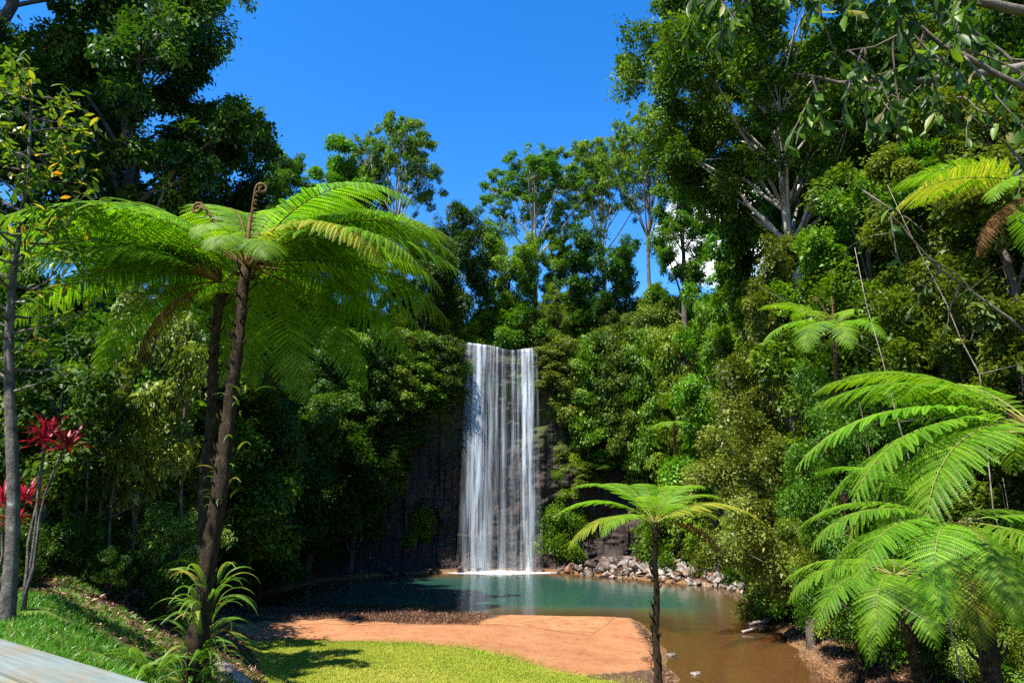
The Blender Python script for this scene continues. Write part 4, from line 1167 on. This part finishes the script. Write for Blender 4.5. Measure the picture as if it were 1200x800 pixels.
for (px, pt, Y, lab) in ((97, 560, 15.5, 'thin leaning grey sapling trunk, first of the three beside the red cordyline'), (113, 575, 16, 'thin upright grey sapling trunk in the middle of the three on the litter'), (125, 540, 16.5, 'thin grey sapling trunk nearest the pale glossy bush')):
    b = P(px, 690, Y); zb = tz(b.x, Y); t_ = P(px + 8, pt - 140, Y)
    stick('sapling', [(b.x, Y, zb - .1), tuple(P(px + 4, 610, Y)), tuple(t_)], .045, 'bark', lab, 'sapling', r, 3)
b = P(214, 660, 18); stick('sapling', [(b.x, 18, tz(b.x, 18) - .1), tuple(P(212, 580, 18)), tuple(P(222, 440, 18))], .07, 'grey_bark', 'forked grey sapling just left of the tallest tree fern trunk', 'sapling', r, 4)
x, y = G(870, 742, 0); stick('driftwood', [(x, y, .06), (x + .7, y + .3, .16), (x + 1.5, y + .9, .35)], .07, 'dead_wood', 'bleached driftwood branch lying in the shallows by the stream bank', 'driftwood', r, 3)
x, y = G(905, 728, 0.1); stick('driftwood', [(x - 1.2, y - .3, .03), (x, y, .25), (x + .9, y + .8, .6)], .09, 'dead_wood', 'dark forked driftwood under the tall pale leaved bush', 'driftwood', r, 3)
x, y = G(1030, 778, .3); stick('fallen_log', [(x - .5, y - .4, tz(x - .5, y - .4) + .08), (x + .8, y + .6, tz(x + .8, y + .6) + .14)], .16, 'bark', 'short dark fallen log on the reddish stream bank', 'log', r, 1)
for (p0, p1, Y, lab) in (((1095, 640), (1003, 290), 9.6, 'long bare grey stick leaning through the right slope ferns'), ((1200, 690), (1175, 560), 9.9, 'short pale dead stick by the large ferns'), ((1150, 440), (1040, 215), 11.5, 'thin bare vine stem slanting under the yellow fern frond')):
    a = P(*p0, Y); a = Vector((a.x, Y, min(a.z, a.z)))
    g = Vector((a.x + .25, Y, tz(a.x + .25, Y) - .05))
    stick('dead_stick', [tuple(g), tuple(a), tuple(P(*p1, Y))], .014, 'dead_wood', lab, 'stick', r, 4)
pts = [P(258, 764, 14.2), P(296, 772, 13.6), P(330, 800, 12.6), P(352, 830, 11.8)]
stick('fallen_log', [(q_.x, q_.y, tz(q_.x, q_.y) + .06) for q_ in pts], .17, 'dead_wood', 'curved weathered log edging the grassy bank beside the lawn', 'log', r, 0)

# ------------------------------------------------------------------ wooden guard rail
def rail():
    a = P(-60, 722, 2.75); b_ = P(150, 803, 1.92); e = (b_ - a) * .9; a = Vector((a.x - e.x, a.y - e.y, 4.87)); b_ = Vector((b_.x + e.x, b_.y + e.y, 4.87))
    d = (b_ - a); Ln = d.length; ang = math.atan2(d.y, d.x)
    rt = root('guard_rail', (a.x, a.y, tz(a.x, a.y)), 'weathered grey green timber guard rail beside the viewing path', 'guard rail', None, ang)
    hz = a.z - tz(a.x, a.y)
    import bmesh
    def box(nm, x0, x1, y0, y1, z0, z1, bev):
        bm = bmesh.new()
        bmesh.ops.create_cube(bm, size=1)
        for v in bm.verts: v.co = ((x0 + x1) / 2 + v.co.x * (x1 - x0), (y0 + y1) / 2 + v.co.y * (y1 - y0), (z0 + z1) / 2 + v.co.z * (z1 - z0))
        bmesh.ops.bevel(bm, geom=bm.edges[:], offset=bev, segments=3, affect='EDGES')
        me = bpy.data.meshes.new(nm); bm.to_mesh(me); bm.free()
        me.materials.append(M['rail_wood']); return new_obj(nm, me, rt)
    m, t = mat_new('rail_wood')
    g = noise(t, 9, 8, .7, stretch=(.3, 3, 3)); g2 = noise(t, 9, 4, .6, stretch=(.10, 3.2, 3.2)); st = noise(t, 3.2, 6, .65)
    c = ramp(t, g, [(.3, (.085, .10, .085)), (.5, (.14, .165, .145)), (.7, (.19, .21, .19))])
    c = mixc(t, maprange(t, st, .52, .66), c, (.17, .14, .085))
    c = mixc(t, mathn(t, 'MULTIPLY', maprange(t, g2, .64, .70), .8), c, (.07, .055, .04))
    M['rail_wood'] = m
    finish(t, principled(t, c, .75, .25, bump(t, g2, .4, .02)))
    box('beam', 0, Ln, -.20, 0, hz - .2, hz, .014)
    for x in (.25, Ln - .4): box('post', x, x + .17, -.19, -.03, -.4, hz - .203, .012)
    return rt
rail()

# ------------------------------------------------------------------ woven erosion mat on the sand
def mat_sheet():
    poly = [G(*p, .45) for p in ((300, 741), (430, 736), (548, 731), (580, 719), (602, 712), (728, 712), (694, 741), (560, 737), (430, 744), (300, 747))]
    gx = np.arange(-12, 7, .07); gy = np.arange(24, 36, .07)
    XX, YY = np.meshgrid(gx, gy); S = sdpoly(XX, YY, poly)
    ZZ = TZ(XX, YY) + .010
    nx, ny = len(gx), len(gy); q = np.arange(nx * ny).reshape(ny, nx)
    k = (np.maximum.reduce([S[:-1, :-1], S[:-1, 1:], S[1:, 1:], S[1:, :-1]]) < .0)
    F = np.stack([q[:-1, :-1], q[:-1, 1:], q[1:, 1:], q[1:, :-1]], -1)[k]
    used = np.unique(F); mp = -np.ones(nx * ny, int); mp[used] = np.arange(len(used))
    V = np.stack([XX, YY, ZZ], -1).reshape(-1, 3)[used]
    me = bpy.data.meshes.new('coir_mat'); me.from_pydata(V.tolist(), [], mp[F].tolist())
    m, t = mat_new('coir_mat')
    tcn = t.nodes.new('ShaderNodeTexCoord')
    ch = t.nodes.new('ShaderNodeTexChecker'); ch.inputs['Scale'].default_value = 14
    t.links.new(tcn.outputs['Object'], ch.inputs['Vector'])
    n = noise(t, 2, 6, .6)
    c = ramp(t, n, [(.35, (.25, .108, .046)), (.5, (.33, .155, .070)), (.65, (.38, .20, .098))])
    c = mixc(t, mathn(t, 'MULTIPLY', ch.outputs['Fac'], .22), c, (.17, .07, .028))
    finish(t, principled(t, c, .95, .05, bump(t, ch.outputs['Fac'], .5, .02)))
    me.materials.append(m)
    tag(new_obj('erosion_mat', me), 'pale orange woven erosion mat pegged over the red sand spit', 'mat')
mat_sheet()

# ------------------------------------------------------------------ stuff: grass, litter, undergrowth
def scatter(n, x0, x1, y0, y1, keepf, r):
    X = r.uniform(x0, x1, n); Y = r.uniform(y0, y1, n)
    k = keepf(X, Y); return X[k], Y[k]
def blades(name, X, Y, h, w, mat, r, lean=.5, tmax=1.0, zoff=0):
    n = len(X); Z = TZ(X, Y)
    pos = np.stack([X, Y, Z - .01 + zoff], -1)
    ax = unit(np.stack([r.normal(size=n) * lean, r.normal(size=n) * lean, np.ones(n)], -1))
    nm = unit(np.stack([r.normal(size=n), r.normal(size=n), np.full(n, .4)], -1))
    hh = h * r.uniform(.5, 1.4, n)
    V = leaf_quads(pos, ax, nm, hh, w * r.uniform(.7, 1.3, n), fold=.1, curl=.35)
    tint = np.clip(.38 + .22 * vnoise(X, Y, .9, 5) + .20 * vnoise(X, Y, 2.7, 15) + .35 * (r.random(n) - .1) + (r.random(n) < .06) * .5, 0, tmax)
    return tag(new_obj(name, quad_mesh(name, V, tint, M[mat])), kind='stuff')
r = np.random.default_rng(3)
wobf = lambda X, Y: .35 * vnoise(X, Y, .8, 2)
X, Y = scatter(260000, -8, 4, 14, 25, lambda X, Y: (sdpoly(X, Y, LAWN) + wobf(X, Y) * .9) < r.random(len(X)) ** 3 * 1.1 - .12, r)
blades('lawn_grass', X, Y, .045, .016, 'lawn_blade', r)
X, Y = scatter(190000, -14, -1, 3, 13, lambda X, Y: ((sdpoly(X, Y, BANKG) + wobf(X, Y)) < 0) & (np.abs(X / np.maximum(Y, .1)) < .95) & (vnoise(X, Y, .5, 8) > -.62), r)
blades('bank_grass', X, Y, .10, .012, 'grass_blade', r, .6)

X, Y = scatter(60000, -13, -4, 10.5, 16, lambda X, Y: (sdpoly(X, Y, BANKG) > -.2) & (sdpoly(X, Y, BANKG) < 2.6) & (vnoise(X, Y, .45, 18) > .15) & (sdpoly(X, Y, LAWN) > .3), r)
blades('bank_grass', X, Y, .13, .013, 'grass_blade', r, .8)

def litter(name, X, Y, L, mat, r, zoff=.02, up=1.0, dead=True):
    n = len(X); Z = TZ(X, Y)
    pos = np.stack([X, Y, Z + zoff * r.random(n) + .01], -1)
    nm = unit(np.stack([r.normal(size=n) * .6, r.normal(size=n) * .6, np.full(n, up)], -1))
    ax = np.cross(nm, rnd_unit(r, n))
    LL = L * r.uniform(.5, 1.6, n)
    V = leaf_quads(pos, ax, nm, LL, LL * np.where(r.random(n) < .3, .12, .45), fold=.2)
    return tag(new_obj(name, quad_mesh(name, V, np.clip(r.random(n) ** 1.3, 0, 1), M[mat])), kind='stuff')
def litter_zone(X, Y):
    sdp = sdpoly(X, Y, POOL)
    return (sdp > .3) & (sdpoly(X, Y, SAND) > .15) & (sdpoly(X, Y, LAWN) > .1) & (sdpoly(X, Y, BANKG) > -.1) & (Y < Yc(X))
X, Y = scatter(150000, -20, -1, 9, 40, litter_zone, r); litter('leaf_litter', X, Y, .085, 'litter', r, .07)
X, Y = scatter(80000, 4.5, 15, 12, 34, litter_zone, r); litter('leaf_litter', X, Y, .08, 'litter', r, .06)
X, Y = scatter(700, -8, 6, 14, 36, lambda X, Y: sdpoly(X, Y, POOL) > .2, r); litter('fallen_leaves', X, Y, .065, 'litter', r, .02)
# mound of dry grass and twigs between the sand and the water
DRY = [G(*p, .5) for p in ((285, 738), (285, 712), (430, 703), (545, 712), (575, 728), (560, 737), (430, 737))]
X, Y = scatter(30000, -13, 0, 26, 37, lambda X, Y: (sdpoly(X, Y, DRY) + .6 * vnoise(X, Y, 1, 4)) < 0, r)
blades('dry_grass', X, Y, .22, .02, 'litter', r, 1.2)  # sparse blades in dark litter colour imitate the shadow over this strip
BANKR = [G(*p, .3) for p in ((905, 770), (930, 752), (985, 745), (1075, 752), (1130, 780), (1140, 812), (980, 812))]
X, Y = scatter(40000, 7, 15, 14, 28, lambda X, Y: (sdpoly(X, Y, BANKR) + .5 * vnoise(X, Y, .8, 4)) < 0, r)
blades('dry_grass', X, Y, .20, .016, 'dry_grass', r, 1.3)
X, Y = scatter(9000, 2.8, 5.0, 15.8, 25, lambda X, Y: (np.abs(sdpoly(X, Y, POOL) - .45) < .4 + .3 * vnoise(X, Y, .5, 3)) & (vnoise(X, Y, .7, 6) > -.1), r)
blades('dry_grass', X, Y, .14, .016, 'dry_grass', r, .9)
X, Y = scatter(5000, 2.9, 4.3, 16.6, 18.2, lambda X, Y: sdpoly(X, Y, POOL) > .05, r)
blades('dry_grass', X, Y, .26, .018, 'strap_leaf', r, .7)

def undergrowth(n, zone_, L, mat, depth, r):
    X, Y = scatter(n, *zone_[:4], zone_[4], r); n = len(X); Z = TZ(X, Y)
    hh = (.3 + .7 * (vnoise(X, Y, 1.6, 3) * .5 + .5)) * depth
    pos = np.stack([X, Y, Z + hh * r.random(n) ** .7], -1)
    nm = unit(r.normal(size=(n, 3)) * .5 + np.array([0, 0, .7]))
    ax = np.cross(nm, rnd_unit(r, n)) + np.array([0, 0, -.2])
    LL = L * r.uniform(.6, 1.3, n)
    V = leaf_quads(pos, ax, nm, LL, LL * .5)
    tint = np.clip(.5 + .3 * vnoise(X, Y, 2.3, 7) + .25 * r.normal(size=n), 0, 1)
    tag(new_obj('undergrowth', quad_mesh('undergrowth', V, tint, M[mat])), kind='stuff')
undergrowth(90000, (9.5, 34, 9, 60, lambda X, Y: (X > xright(Y) + .4) & (Y < Yc(X) - .5)), .19, 'mid_leaf', 1.4, r)
undergrowth(80000, (-34, -13, 16, 58, lambda X, Y: (-X > xleft(Y) + 3.2) & (Y < Yc(X) - .5)), .20, 'dark_leaf', 1.4, r)
undergrowth(60000, (-30, 30, 58, 82, lambda X, Y: (Y > Yc(X) + 1.2) & (TZ(X, Y) > 16)), .24, 'mid_leaf', 1.6, r)
# low green plants on the stream bank
X, Y = scatter(6000, 8.8, 12, 16, 21, lambda X, Y: (np.hypot(X - 10.1, Y - 18.4) < .9 + .4 * vnoise(X, Y, .5, 2)), r)
undergrowth(5000, (9.0, 11.4, 17, 20, lambda X, Y: np.hypot(X - 10.0, Y - 18.6) < .95), .12, 'bright_leaf', .7, r)
